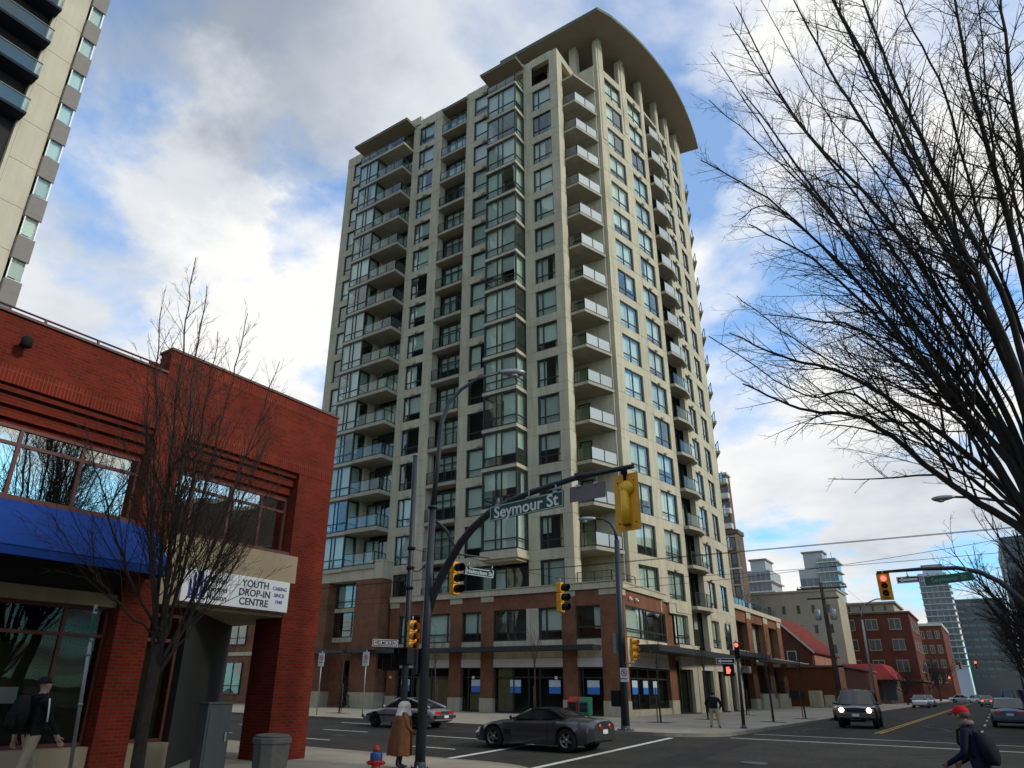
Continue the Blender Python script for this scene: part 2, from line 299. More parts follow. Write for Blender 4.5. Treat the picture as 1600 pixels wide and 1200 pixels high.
# far right and near right
c3 = arc(XK_R+r, YK_F+r, r, 180, 270)
pavement('sidewalk', c3 + [(120,YK_F),(120,600),(XK_R,600)], 0.0, [(XK_R,600)] + c3 + [(120,YK_F)])
c4 = arc(.7+r, YK_N-r, r, 90, 180)
pavement('sidewalk', c4 + [(.7,-60),(120,-60),(120,YK_N)], -0.3, [(120,YK_N)] + c4 + [(.7,-60)])
# painted markings, 4 mm above the road
def stripe(name, x0, x1, y0, y1, m, label=None):
    mb = MB(); cuts = [y0] + [c for c in (16.5, 27.0) if y0 < c < y1] + [y1]; dz = 0.004 if y1 < 12 or y0 > 30 or True else 0
    for a, b in zip(cuts, cuts[1:]): mb.poly([(x0,a,gz(a)+dz),(x1,a,gz(a)+dz),(x1,b,gz(b)+dz),(x0,b,gz(b)+dz)])
    return structure(mk(name, mb, m))
for yl, xs_ in ((25.9, (-23.8, -30, -36.2, -42.4)), (22.6, (-15.8, -21.5, -27.2, -33)), (19.4, (-14.6, -20.3, -26, -31.7))):
    for k, xe in enumerate(xs_): stripe('lane_line', xe-2.6, xe, yl-.06, yl+.06, M_paint)
stripe('stop_line', -13.42, -13.2, 16.7, 26.6, M_paint)
stripe('crosswalk_line', -10.3, -10.1, 16.9, 26.7, M_paint)
for yy in (28.2, 31.4): stripe('crosswalk_line', XK_L+.3, XK_R-.3, yy-.09, yy+.09, M_paint)
stripe('centre_line', -4.75, -4.65, 36, 180, M_paint_y); stripe('centre_line', -4.55, -4.45, 36, 180, M_paint_y)
for k in range(8): stripe('lane_line', -1.05, -0.95, 40+k*9, 43+k*9, M_paint)
# cast iron covers and an asphalt patch break up the road
for x, y, rr in ((-15.2, 24.3, .36), (-5.8, 21.0, .36), (-21.5, 20.9, .33)):
    mb = MB(); mb.lathe([(rr, -.02), (rr, .006), (rr*.86, .010), (.02, .010)], 20, (x, y, gz(y)+.004)); structure(mk('manhole_cover', mb, mat('cast_iron', (0.045,0.042,0.04), 0.6, var=.3, vscale=20)))
M_patch = mat('asphalt_patch', (0.025, 0.025, 0.025), 0.92, var=0.2, vscale=1.5, fine=0.2)
for x0, x1, y0, y1 in ((-20.4, -13.9, 23.3, 24.4), (-8.2, -7.2, 17.2, 26.3), (-6.9, -5.9, 33, 60), (-3.4, -2.6, 30, 52)):
    o = stripe('asphalt_patch', x0, x1, y0, y1, M_patch); o.location.z = -0.002

# tar-sealed cracks
rc_ = random.Random(3); M_tar = mat('crack_sealant', (0.014,0.014,0.014), .6)
for x0, y0, ang, L_ in ((-17,20.4,.1,6),(-9.5,23.5,1.3,5),(-6.5,18.5,.3,5),(-4,29.5,.2,6),(-7.5,34,1.5,9),(-3.2,38,1.6,12),(-24,23.9,.05,8),(-2.5,24.5,.9,5)):
    m_ = MB(); x, y, a = x0, y0, ang; p = []
    for k in range(int(L_/.35)): a += rc_.uniform(-.35,.35)+(ang-a)*.2; x += .35*cos(a); y += .35*sin(a); p.append((x,y))
    for (xa,ya),(xb,yb) in zip(p,p[1:]):
        d = Vector((xb-xa,yb-ya)).normalized(); n_ = Vector((-d.y,d.x))*.03; m_.poly([(xa-n_.x,ya-n_.y,gz(ya)+.0055),(xb-n_.x,yb-n_.y,gz(yb)+.0055),(xb+n_.x,yb+n_.y,gz(yb)+.0055),(xa+n_.x,ya+n_.y,gz(ya)+.0055)])
    structure(mk('crack_seal', m_, M_tar))
# ------------------------------------------------------------------ the condominium tower
YF = 40.138; FH = 2.981; Z15 = 9.578
def zr(r): return Z15 + (15-r)*FH          # top of a window row
WH = 2.25                                  # window height
def FL(u, d, z): return (u, YF-d, z)       # flat facade on the cross street: u = x
CCX, CCY, CR = -78.35, 58.5, 61.5
def FC(u, d, z):                           # curved facade: u = y measured along the arc
    a = (u-CCY)/CR; return (CCX+(CR+d)*cos(a), CCY+(CR+d)*sin(a), z)
tower = thing('condo_tower', 'tall beige condominium tower with curved roof and brick podium on the far corner', 'apartment building', (-30, 50, 0.13))
pane_jobs = []
blind_rng = random.Random(21)
def window(P, u0, u1, z0, z1, cols, d=-0.14, row=8, trans=0.27, blind=0.88, parent=None, fw=0.075, name='window', glass=None, fl=True):
    m = MB(); D0, D1 = d-0.05, d+0.05
    m.fbox(P, u0, u0+fw, D0, D1, z0, z1); m.fbox(P, u1-fw, u1, D0, D1, z0, z1)
    m.fbox(P, u0+fw, u1-fw, D0, D1, z0, z0+fw); m.fbox(P, u0+fw, u1-fw, D0, D1, z1-fw, z1)
    edges = [u0+fw] + [u0+(u1-u0)*c for c in cols] + [u1-fw]
    for c in edges[1:-1]: m.fbox(P, c-.042, c+.042, D0+.004, D1-.004, z0+fw, z1-fw)
    zs = [z0+fw] + ([z0+(z1-z0)*trans] if trans else []) + [z1-fw]
    for t in zs[1:-1]: m.fbox(P, u0+fw, u1-fw, D0+.008, D1-.008, t-.04, t+.04)
    w = mk(name, m, M_frame, parent or tower)
    for a, b in zip(edges, edges[1:]):
        for s, t in zip(zs, zs[1:]):
            pane_jobs.append((row, w, P, a, b, s, t, d, glass or M_glass))
    if row == 16 and blind > .3: blind = 1
    if blind_rng.random() < blind:
        b = MB(); drop = blind_rng.choice([1, 1, 1, 1, 1, .72, .5]); side = blind_rng.random()
        ua, ub = u0+fw, u1-fw
        if side < .12: ub = ua+(ub-ua)*blind_rng.uniform(.3, .6)
        elif side < .20: ua = ub-(ub-ua)*blind_rng.uniform(.3, .6)
        b.fbox(P, ua, ub, d-.20, d-.19, z1-fw-(z1-z0-2*fw)*drop, z1-fw); mk('blind', b, M_blind, w)
    return w
def panel(name, P, u0, u1, d0, d1, z0, z1, m=None, g=0.014):
    b = MB(); b.fbox(P, u0+g, u1-g, d0, d1, z0+g, z1-g); return mk(name, b, m or M_beige, tower)
def light_cap(P, u, z, d0=0.0):            # the little vent hoods above the windows
    b = MB(); b.fbox(P, u-.16, u+.16, d0-.01, d0+.10, z+.06, z+.13); b.fbox(P, u-.2, u+.2, d0+.002, d0+.13, z+.13, z+.16); return b
ROWS = list(range(0, 16))
ZTOP = 55.3; ZB = 7.6
# --- dark interior and structural backing
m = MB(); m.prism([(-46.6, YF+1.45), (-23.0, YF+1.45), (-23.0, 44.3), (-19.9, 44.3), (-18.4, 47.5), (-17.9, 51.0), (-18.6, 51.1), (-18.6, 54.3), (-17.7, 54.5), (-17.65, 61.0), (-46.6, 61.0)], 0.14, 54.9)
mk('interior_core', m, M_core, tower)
back = MB()
# flat facade piers (full height) and spandrels behind the panels
piersL = [(-47.0,-46.0), (-37.45,-36.68), (-34.8,-33.75), (-30.8,-29.87), (-24.4,-23.47), (-21.67,-20.9)]
for a, b in piersL: back.fbox(FL, a+.03, b-.03, -.40, -.02, ZB, ZTOP-.4)
spansL = [(-46.0,-43.2), (-36.68,-34.8), (-29.87,-27.0), (-23.47,-21.67)]
for r in range(-1, 16):
    z0 = zr(r+1); z1 = zr(r)-WH if r >= 0 else ZTOP
    if r == 15: z0 = ZB
    for a, b in spansL: back.fbox(FL, a-.1, b+.1, -.38, -.026, z0+.03, z1-.03)
piersC = [(43.6,44.6), (47.0,48.2), (50.6,51.35), (54.0,54.75), (56.4,57.6), (59.3,61.2)]
for a, b in piersC: back.fbox(FC, a+.03, b-.03, -.45, -.02, 0.2 if a > 48.3 else 7.6, 58.2)
spansC = [(44.6,47.0), (48.2,50.6), (54.75,56.4), (57.6,59.3)]
for r in range(-1, 16):
    z0 = zr(r+1); z1 = zr(r)-WH if r >= 0 else ZTOP-.2
    for a, b in spansC: back.fbox(FC, a-.1, b+.1, -.40, -.026, z0+.03, z1-.03)
# side of the corner pier, side of the curved wing, walls of the balcony niches
back.box(-21.65, -20.93, YF+.42, 41.05, ZB, ZTOP-.4)
back.box(-22.3, -18.98, 43.62, 43.9, ZB, 55.0)
back.box(-46.98, -46.6, YF+.4, 61.0, 7.0, ZTOP-.5)
back.box(-46.98, -18.0, 61.0, 61.3, 7.0, ZTOP-.5)
for x in (-37.4, -40.95): back.box(x-.12, x+.12, YF+.03, YF+1.5, ZB, 54.7)
mk('structure_wall', back, M_beige, tower)
m = MB()
m.box(-22.35, -22.2, 41.0, 43.7, ZB, 54.8); mk('niche_wall', m, M_beige, tower)
# --- cladding panels with open joints
for r in ROWS:
    z1 = zr(r); z0 = z1-WH
    if r == 15: z0 = zr(15)-WH
    for a, b in piersL:
        if r == 0 and b > -24.5: continue
        panel('pier_panel', FL, a, b, -.02, 0, z0, z1)
    for a, b in piersC: panel('pier_panel', FC, a, b, -.02, 0, z0, z1)
    zb = zr(r+1) if r < 15 else ZB-.02
    groups = [(-47.0,-43.6), (-37.45,-33.75), (-30.8,-27.35), (-24.4,-20.9)]
    for a, b in groups: panel('spandrel_panel', FL, a, b, -.022, .004, zb, z0)
    for a, b in ((43.6,48.2), (48.2,51.35), (54.0,57.6), (57.6,61.2)): panel('spandrel_panel', FC, a, b, -.022, .004, zb, z0)
    # return of the corner pier and of the curved wing
    q = MB(); q.box(-20.93, -20.9, YF+.014, 41.05, zb+.014, z0-.014); q.box(-20.93, -20.9, YF+(.014 if r else .40), 41.05, z0+.014, z1-.014 if r else z1+.03); mk('return_panel', q, M_beige, tower)
# --- windows of the flat facade
for r in ROWS:
    z1 = zr(r); z0 = z1-WH
    window(FL, -46.0, -43.3, z0, z1, (.62,), row=r)
    window(FL, -36.68, -34.8, z0, z1, (.3,), row=r)
    window(FL, -29.87, -27.42, z0, z1, (.64,), row=r)
    if r: window(FL, -23.47, -21.67, z0, z1, (.31,), row=r)
    c = light_cap(FL, -35.7, z1); mk('vent_hood', c, M_beige, tower)
    c = light_cap(FL, -28.7, z1); mk('vent_hood', c, M_beige, tower)
# --- glazed bays
def bay(x0, x1, dep, r, solid_right=True):
    z1 = zr(r); z0 = z1-WH-.02
    s = MB(); s.box(x0-.05, x1+.05, YF-dep-.06, YF-.02, z0-.30, z0-.02); sl = mk('bay_slab', s, M_beige, tower)
    s = MB(); s.box(x0-.06, x1+.06, YF-dep-.07, YF-dep-.062, z0-.04, z0-.018); mk('flashing', s, M_frame, sl)
    PF = lambda u, d, z: (u, YF-dep-d, z)
    window(PF, x0, x1, z0, z1+.35, (.40, .56), d=-.05, row=r, blind=.85, name='bay_window', fw=.09)
    PR = lambda u, d, z: (x1+d, YF-dep+u, z)
    window(PR, .1, dep-.02, z0, z1+.35, (), d=-.05, row=r, blind=.8, name='bay_window', fw=.08)
    PL = lambda u, d, z: (x0-d, YF-u, z)
    window(PL, .02, dep-.1, z0, z1+.35, (), d=-.05, row=99, blind=.3, name='bay_window', fw=.06)
    k = MB(); k.box(x0+.12, x1-.12, YF-.06, YF-.03, z0, z1+.3); mk('bay_interior', k, M_core, tower)
for r in range(1, 15): bay(-27.35, -24.4, 1.45, r)
for r in range(1, 15): bay(-43.5, -40.95, 1.35, r)
# row 15 under the bay: flat window in the wall
window(FL, -27.35, -24.55, zr(15)-WH, zr(15)-.25, (.38,.62), row=15)
# --- railing helper
def railing(parent, pts, z, h=1.02, npan=3, glassm=None, solid_first=True):
    fr = MB(); gl = []
    for (a, b) in zip(pts, pts[1:]):
        A, B = Vector(a), Vector(b); L_ = (B-A).length; n = max(1, round(L_/1.1)); t = (B-A).normalized(); nn = Vector((-t.y, t.x))*.025
        for i in range(n+1):
            p = A+(B-A)*i/n; fr.box(p.x-.025, p.x+.025, p.y-.025, p.y+.025, z, z+h)
        for zz in (z+.09, z+h-.03):
            a2, b2 = A+t*.03, B-t*.03; lo, hi = zz-.02, zz+.02
            fr.hexa([(*(a2-nn),lo),(*(b2-nn),lo),(*(b2+nn),lo),(*(a2+nn),lo),(*(a2-nn),hi),(*(b2-nn),hi),(*(b2+nn),hi),(*(a2+nn),hi)])
        for i in range(n):
            p, q = A+(B-A)*i/n+t*.05, A+(B-A)*(i+1)/n-t*.05; g_ = MB(); k = nn*.3
            g_.hexa([(*(p-k),z+.13),(*(q-k),z+.13),(*(q+k),z+.13),(*(p+k),z+.13),(*(p-k),z+h-.07),(*(q-k),z+h-.07),(*(q+k),z+h-.07),(*(p+k),z+h-.07)]); gl.append(g_)
    ro = mk('railing', fr, M_frame, parent)
    return ro, gl
M_frost = mat('frosted_railing_glass', (0.36, 0.385, 0.37), 0.35, spec=0.6, objvar=0.12)
def add_panels(parent, gl, m):
    for g_ in gl: mk('railing_panel', g_, m, parent)
# --- corner balconies
for r in ROWS:
    zf = zr(r)-WH+.02
    s = MB(); s.prism([(-20.88,41.0),(-19.72,40.98),(-18.86,43.6),(-22.2,43.6),(-22.2,41.05)], zf-.22, zf); 
    b = mk('balcony', s, M_slab, tower)
    if r < 1: continue
    if r == 15: continue
    ro, gl = railing(b, [(-20.85,41.06),(-19.76,41.05),(-18.97,43.5)], zf)
    add_panels(b, gl[:1], M_railglass); add_panels(b, gl[1:], M_frost)
    PN = lambda u, d, z: (-22.2+d, u, z); window(PN, 41.2, 43.5, zf, zr(r)+.2, (.5,), d=.0, row=r, trans=None, blind=.3, name='balcony_door')
    PS = lambda u, d, z: (u, 43.62-d, z); window(PS, -21.9, -20.9, zf+.02, zr(r)+.15, (), d=.03, row=r, trans=None, blind=.3, name='balcony_window')
# row 0: a roof slab instead, and the open frame of the corner pavilion
# --- balconies in the curved facade
for r in ROWS:
    zf = zr(r)-WH+.02
    s = MB(); pts = [FC(51.30,-.7,0), FC(51.35,.45,0), FC(53.0,.62,0), FC(54.4,.40,0), FC(54.75,.02,0), FC(54.0,-.7,0)]
    s.prism([p[:2] for p in pts], zf-.24, zf); b = mk('balcony', s, M_slab, tower)
    ro, gl = railing(b, [FC(51.42,.36,0)[:2], FC(53.0,.52,0)[:2], FC(54.25,.33,0)[:2]], zf)
    add_panels(b, gl, M_railglass if r > 8 else M_frost)
    PD = lambda u, d, z: FC(u, -.75+d, z); window(PD, 51.4, 53.9, zf, zr(r)+.25, (.5,), d=0, row=r, trans=None, blind=.25, name='balcony_door')
# --- windows of the curved facade
for r in ROWS:
    z1 = zr(r); z0 = z1-WH
    window(FC, 44.6, 47.0, z0, z1, (.47,), row=r, blind=.95)
    window(FC, 48.2, 50.6, z0, z1, (.47,), row=r, blind=.85)
    window(FC, 54.75, 56.4, z0, z1, (.47,), row=r, blind=.85)
    window(FC, 57.6, 59.3, z0, z1, (.47,), row=r, blind=.85)
    for u in (49.4, 55.6): mk('vent_hood', light_cap(FC, u, z1), M_beige, tower)
    # slab ends of the rear balconies that show past the wing
    if r < 14:
        s = MB(); s.prism([(-18.2,61.2),(-16.6,61.6),(-17.6,63.6),(-19.4,63.6)], z0-.24, z0-.02); b = mk('balcony', s, M_slab, tower)
        ro, gl = railing(b, [(-16.75,61.7),(-17.7,63.5),(-19.3,63.5)], z0-.02); add_panels(b, gl, M_railglass)
# --- recessed balconies between the two middle piers
for r in ROWS:
    zf = zr(r)-WH+.02
    s = MB(); s.box(-33.75, -30.8, YF-.12, YF+1.5, zf-.26, zf); b = mk('balcony', s, M_slab, tower)
    ro, gl = railing(b, [(-33.7, YF-.06), (-30.85, YF-.06)], zf); add_panels(b, gl, M_railglass)
    PD = lambda u, d, z: (u, YF+.72-d, z); window(PD, -33.4, -31.0, zf, zr(r)+.2, (.34,.67), d=0, row=r, trans=.72, blind=.92, name='balcony_door')
s = MB()
for x in (-33.75, -30.8): s.box(x-.10 if x > -32 else x-.12, x+.12 if x > -32 else x+.06, YF+.42, YF+.75, ZB, 55.0)
mk('niche_wall', s, M_beige, tower)
# --- wide balconies beside the left bay
for r in range(1, 15):
    zf = zr(r)-WH+.02
    s = MB(); s.box(-40.88, -37.5, YF-1.38, YF+.7, zf-.30, zf-.004); b = mk('balcony', s, M_slab, tower)
    ro, gl = railing(b, [(-40.85, YF-1.3), (-37.56, YF-1.3), (-37.56, YF-.03)], zf); add_panels(b, gl, M_railglass)
    PD = lambda u, d, z: (u, YF+.72-d, z); window(PD, -40.7, -37.65, zf, zr(r)+.2, (.33,.66), d=0, row=r, trans=None, blind=.75, name='balcony_door')
# ---- roofline
rf = MB()
def parapet(a, b, z0, z1, back_=1.2): rf.fbox(FL, a, b, -back_, .012, z0, z1)
parapet(-47.03, -43.0, zr(0)+.02, 55.5); parapet(-43.0, -36.7, 55.05, 56.05, 2.0); parapet(-36.7, -33.72, zr(0)+.02, 55.4); parapet(-30.83, -24.42, zr(0)+.02, 55.42)
rf.box(-47.0, -31.0, YF+1.2, 60.9, 54.95, 55.15)
# corner pavilion frame (two openings)
rf.fbox(FL, -24.4, -20.9, -.38, .006, 54.3, 55.15); rf.fbox(FL, -24.4, -23.5, -.38, .002, zr(0)-WH, 54.3); rf.fbox(FL, -21.7, -20.9, -.38, .002, zr(0)-WH, 54.3)
rf.box(-21.3, -20.897, YF+.38, 43.6, 54.35, 55.147); rf.box(-21.3, -20.897, 43.2, 43.6, zr(1), 54.35)
rf.box(-24.4, -21.3, YF+.38, 43.6, 54.85, 55.1)
# curved wing: piers carried up to the big roof, wall top
for a, b in piersC: rf.fbox(FC, (a+min(b,a+1.2))/2-.26, (a+min(b,a+1.2))/2+.26, -.55, .05, 46.5 if a < 44 else 49.5, 58.62)
rf.fbox(FC, 43.6, 48.2, -.5, .01, zr(0)+.02, 55.1); rf.fbox(FC, 48.2, 51.4, -.5, .01, zr(0)+.02, 55.1); rf.fbox(FC, 51.4, 54.0, -.5, .01, zr(0)+.5, 55.1); rf.fbox(FC, 54.0, 57.6, -.5, .01, zr(0)+.02, 55.1); rf.fbox(FC, 57.6, 61.2, -.5, .01, zr(0)+.02, 55.1)
rf.box(-23.2, -22.3, 43.7, 44.5, 55.0, 58.6); rf.box(-21.4, -20.7, 43.65, 44.35, 55.0, 58.6)
mk('parapet', rf, M_beige, tower)
m = MB(); m.prism([(-30, 46.5), (-20.6, 46.5), (-19.5, 50), (-19.2, 60.5), (-30, 60.5)], 55.0, 58.6); mk('penthouse', m, M_soffit, tower)
PN = lambda u, d, z: (u, 46.45-d, z); window(PN, -22.4, -20.9, 55.4, 57.8, (.5,), d=.03, row=0, name='penthouse_window')
# big curved roof
curve = [(-17.2,41.3),(-16.55,42.6),(-16.05,44.2),(-15.65,45.6),(-15.3,47.2),(-15.0,49.0),(-14.75,51.0),(-14.6,53.0),(-14.58,55.0),(-14.65,57.0),(-14.8,59.0),(-15.05,61.2),(-15.4,63.4)]
outl = [(-27.7,41.2)] + curve + [(-20.0,62.6),(-27.7,62.0)]
def shrink(pts, k, c=(-21,52)): return [(c[0]+(x-c[0])*k, c[1]+(y-c[1])*k) for x, y in pts]
m = MB(); m.prism(shrink(outl,.997), 58.62, 58.72); ro = mk('roof', m, M_soffit, tower)
m = MB(); m.prism(outl, 58.723, 58.90); mk('roof_edge', m, M_flash, ro)
# small slab roofs
for (x0, x1, d0, d1, z) in ((-28.2, -24.3, -.3, 1.5, 54.75), (-44.6, -37.3, -.4, 1.45, 54.75), (-33.72, -30.7, -.9, .25, 54.72)):
    m = MB(); m.fbox(FL, x0, x1, d0, d1, z, z+.13); s_ = mk('slab_roof', m, M_soffit, tower)
    m = MB(); m.fbox(FL, x0-.03, x1+.03, d0, d1+.03, z+.133, z+.24); mk('roof_edge', m, M_flash, s_)
# terraces on top of the bays
for (x0, x1, dep) in ((-27.35, -24.4, 1.45), (-43.5, -37.5, 1.35)):
    z = zr(1)+.36
    m = MB(); m.box(x0-.08, x1+.08, YF-dep-.1, YF-.01, z, z+.22); t_ = mk('terrace', m, M_beige, tower)
    ro, gl = railing(t_, [(x0, YF-.05), (x0, YF-dep), (x1, YF-dep), (x1, YF-.05)], z+.22, h=.95); add_panels(t_, gl, M_railglass)
    PD = lambda u, d, zz: (u, YF+.3-d, zz); window(PD, x0+.1, x1-.1, z+.25, zr(0)+.3, (.33,.66), d=0, row=0, trans=None, blind=.3, name='terrace_door')
# base of the right bay
m = MB(); m.box(-27.5, -24.3, YF-1.55, YF-.01, zr(14)-WH-.62, zr(14)-WH-.33); mk('bay_base', m, M_beige, tower)
m = MB(); m.box(-27.3, -24.5, YF-1.35, YF-.01, zr(14)-WH-.78, zr(14)-WH-.623); mk('bay_base', m, M_beige, tower)
# ------------------------------------------------------------------ brick podium
pod = tower
def FP(u, d, z): return (u, YF-.15-d, z)
def FR(u, d, z): return (-17.92+d, u, z)
B0 = .13
def pbox(P, u0, u1, d0, d1, z0, z1, name, m): b = MB(); b.fbox(P, u0, u1, d0, d1, z0, z1); return mk(name, b, m, tower)
mb_core = MB(); mb_core.box(-36.3, -19.2, YF+.35, 60, B0, 7.3); mb_core.box(-36, -19.0, 60, 81.5, B0, 8.6)
mk('shop_interior', mb_core, M_core, tower)
piersP = [(-36.45,-35.6), (-30.75,-29.75), (-28.1,-27.1), (-21.85,-20.85), (-19.15,-17.93)]
for a, b in piersP:
    pbox(FP, a, b, -.45, .10, B0+.85, 7.05, 'brick_pier', M_brick)
    pbox(FP, a-.04, b+(.04 if b < -18.5 else .01), -.45, .14, B0, B0+.85, 'pier_base', M_stone)
    pbox(FP, a-.02, b+(.02 if b < -18.5 else .005), -.3, .135, 7.055, 7.42, 'pier_cap', M_stone)
baysP = [(-35.6,-30.75), (-29.75,-28.1), (-27.1,-21.85), (-20.85,-19.15)]
for a, b in baysP:
    pbox(FP, a, b, -.4, .04, 6.47, 7.40, 'brick_spandrel', M_brick)
    pbox(FP, a, b, -.4, .05, 4.05, 4.48, 'sill_band', M_beige)
    pbox(FP, a, b, -.4, .02, 3.42, 4.045, 'lintel_band', M_beige)
    pbox(FP, a, b, -.2, .06, 2.86, 3.40, 'sign_panel', M_signband)
pbox(FP, -36.5, -17.9, -.5, .22, 7.43, 7.80, 'cornice', M_beige)
pbox(FP, -36.5, -17.9, -.5, .27, 7.803, 7.87, 'cornice_cap', M_beige)
window(FP, -35.6, -33.6, 4.5, 6.46, (.3,), row=16, d=-.1); window(FP, -33.1, -30.75, 4.5, 6.46, (.85,), row=16, d=-.1); pbox(FP, -33.6, -33.1, -.35, .03, 4.485, 6.465, 'brick_pier', M_brick)
window(FP, -29.75, -28.1, 4.5, 6.46, (.75,), row=16, d=-.1)
window(FP, -27.1, -24.5, 4.5, 6.46, (.4,.6), row=16, d=-.1, blind=.2); pbox(FP, -24.5, -23.6, -.35, .045, 4.485, 6.465, 'wall_panel', M_beige); window(FP, -23.6, -21.85, 4.5, 6.46, (.32,), row=16, d=-.1)
window(FP, -20.85, -19.15, 4.5, 6.46, (), row=16, d=-.1, blind=1, trans=.36)
# shopfronts
def shop(P, u0, u1, cols, posters=(), z0=B0+.02, z1=2.85, d=-.18, tr=.78):
    return window(P, u0, u1, z0, z1, cols, d=d, row=17, trans=tr, blind=0, name='shopfront', fw=.07, glass=M_storeglass)
M_poster_b = mat('poster_blue', (0.03, 0.17, 0.55), 0.5); M_poster_w = mat('poster_pale', (0.55, 0.66, 0.72), 0.5, var=.3, vscale=14)
def poster(P, u, z, w=.82, h=.78, d=-.172):
    b = MB(); b.fbox(P, u-w/2, u+w/2, d, d+.006, z, z+h*.5); b.cm = 1; b.fbox(P, u-w/2, u+w/2, d, d+.006, z+h*.5, z+h); return mk('window_poster', b, [M_poster_b, M_poster_w], tower)
M_tan = mat('papered_window', (0.40, 0.33, 0.20), 0.9, var=.15, vscale=2)
shop(FP, -35.55, -34.2, ()); shop(FP, -34.1, -30.8, (.5,)); shop(FP, -29.7, -28.15, (.3,)); shop(FP, -27.05, -21.9, (.28,.5,.66)); shop(FP, -20.8, -19.2, (.12,))
b = MB(); b.fbox(FP, -33.9, -31.0, -.3, -.29, .2, 2.2); b.fbox(FP, -26.9, -25.8, -.3, -.29, .2, 2.8); b.fbox(FP,-29.2,-28.3,-.34,-.33,.2,1.3); mk('window_paper', b, M_tan, tower)
for u in (-34.85, -28.6, -25.5, -22.6, -19.95): poster(FP, u, 1.32)
# canopy on both streets
m = MB(); m.fbox(FP, -36.9, -19.2, .145, 1.25, 3.80, 4.09); mk('canopy', m, M_canopy, tower)
m = MB(); m.box(-17.85, -16.1, 41.3, 58.2, 3.80, 4.16); mk('canopy', m, M_canopy, tower)
m = MB(); m.box(-17.9, -16.1, 58.25, 68.0, 4.25, 4.6); mk('canopy', m, M_canopy, tower)
m = MB(); m.box(-18.0, -15.9, 68.5, 83.0, 4.3, 4.38); mk('canopy', m, M_signband, tower)
for u in (-28.6, -22.3, -36.0): m = MB(); m.fbox(FP, u-.06, u+.06, .1, .24, 2.15, 2.32); mk('wall_lamp', m, M_white, tower)
# right side of the podium, first brick part
for a, b in ((40.45,40.95), (47.6,48.9)):
    pbox(FR, a, b, -.45, .0, B0+.85, 7.05, 'brick_pier', M_brick); pbox(FR, a, b+.03, -.45, .04, B0, B0+.85, 'pier_base', M_stone)
pbox(FR, 40.3, 41.0, -.3, .035, 7.055, 7.42, 'pier_cap', M_stone)
pbox(FR, 40.95, 48.9, -.4, -.03, 6.5, 7.42, 'brick_spandrel', M_brick); pbox(FR, 40.95, 47.6, -.4, -.02, 4.15, 4.58, 'sill_band', M_beige); pbox(FR, 40.95, 47.6, -.4, -.04, 3.5, 4.145, 'lintel_band', M_beige)
pbox(FR, 40.95, 47.6, -.2, -.01, 2.9, 3.49, 'sign_panel', M_signband)
pbox(FR, 40.49, 48.9, -.6, .12, 7.43, 7.80, 'cornice', M_beige); pbox(FR, 40.49, 48.9, -.6, .17, 7.803, 7.87, 'cornice_cap', M_beige)
window(FR, 41.0, 47.55, 4.6, 6.49, (.36,.46,.52,.92), d=-.12, row=16, blind=1)
shop(FR, 41.0, 47.55, (.25,.5,.75), d=-.25); b = MB(); b.fbox(FR, 41.0, 47.55, -.3, -.02, B0, .5); mk('shop_plinth', b, M_stone, tower)
for u in (42.2, 43.9, 45.5): poster(FR, u, 1.35, d=-.242)
for u in (41.6, 42.6): m = MB(); m.cyl(FR(u,.0,7.0), FR(u,.12,6.95), .07, n=8); m.box(-17.88,-17.73,u-.1,u+.1,6.86,6.93); mk('flood_lamp', m, M_white, tower)
# lower storeys of the curved wing
for a, b, z1 in ((48.9,49.1,7.4),):
    pbox(FC, 49.0, 51.3, -.4, .02, 6.75, 7.35, 'wall_panel', M_beige)
window(FC, 49.0, 51.3, 4.6, 6.75, (.45,), row=16, d=-.1)
pbox(FC, 49.0, 52.0, -.4, .02, 4.1, 4.59, 'wall_panel', M_beige); pbox(FC, 54.0, 59.4, -.4, .02, 4.1, 4.59, 'wall_panel', M_beige)
pbox(FC, 51.35, 52.0, -.5, .015, .14, 4.09, 'ground_pier', M_stone); pbox(FC, 54.2, 54.9, -.5, .015, .14, 4.09, 'ground_pier', M_stone); pbox(FC, 57.0, 57.5, -.5, .015, .14, 4.09, 'ground_pier', M_stone)
window(FC, 54.8, 56.9, 4.6, 6.75, (.45,), row=16, d=-.1); window(FC, 57.5, 59.3, 4.6, 6.75, (.45,), row=16, d=-.1)
pbox(FC, 54.75, 59.4, -.4, .02, 6.75, 7.35, 'wall_panel', M_beige)
for a, b in ((49.0,51.3),(52.0,54.2),(54.9,57.0),(57.5,59.6)):
    window(FC, a, b, .16, 2.95, (.5,), row=17, d=-.25, trans=None, blind=0, name='shopfront', fw=.07, glass=M_storeglass); pbox(FC, a, b, -.2, .0, 2.96, 3.5, 'sign_panel', M_signband); pbox(FC, a, b, -.4, -.02, 3.505, 4.09, 'lintel_band', M_beige)
window(lambda u, d, z: FC(u, -.6+d, z), 51.4, 54.0, 4.6, 7.2, (.5,), row=16, d=0, trans=None, name='balcony_door')
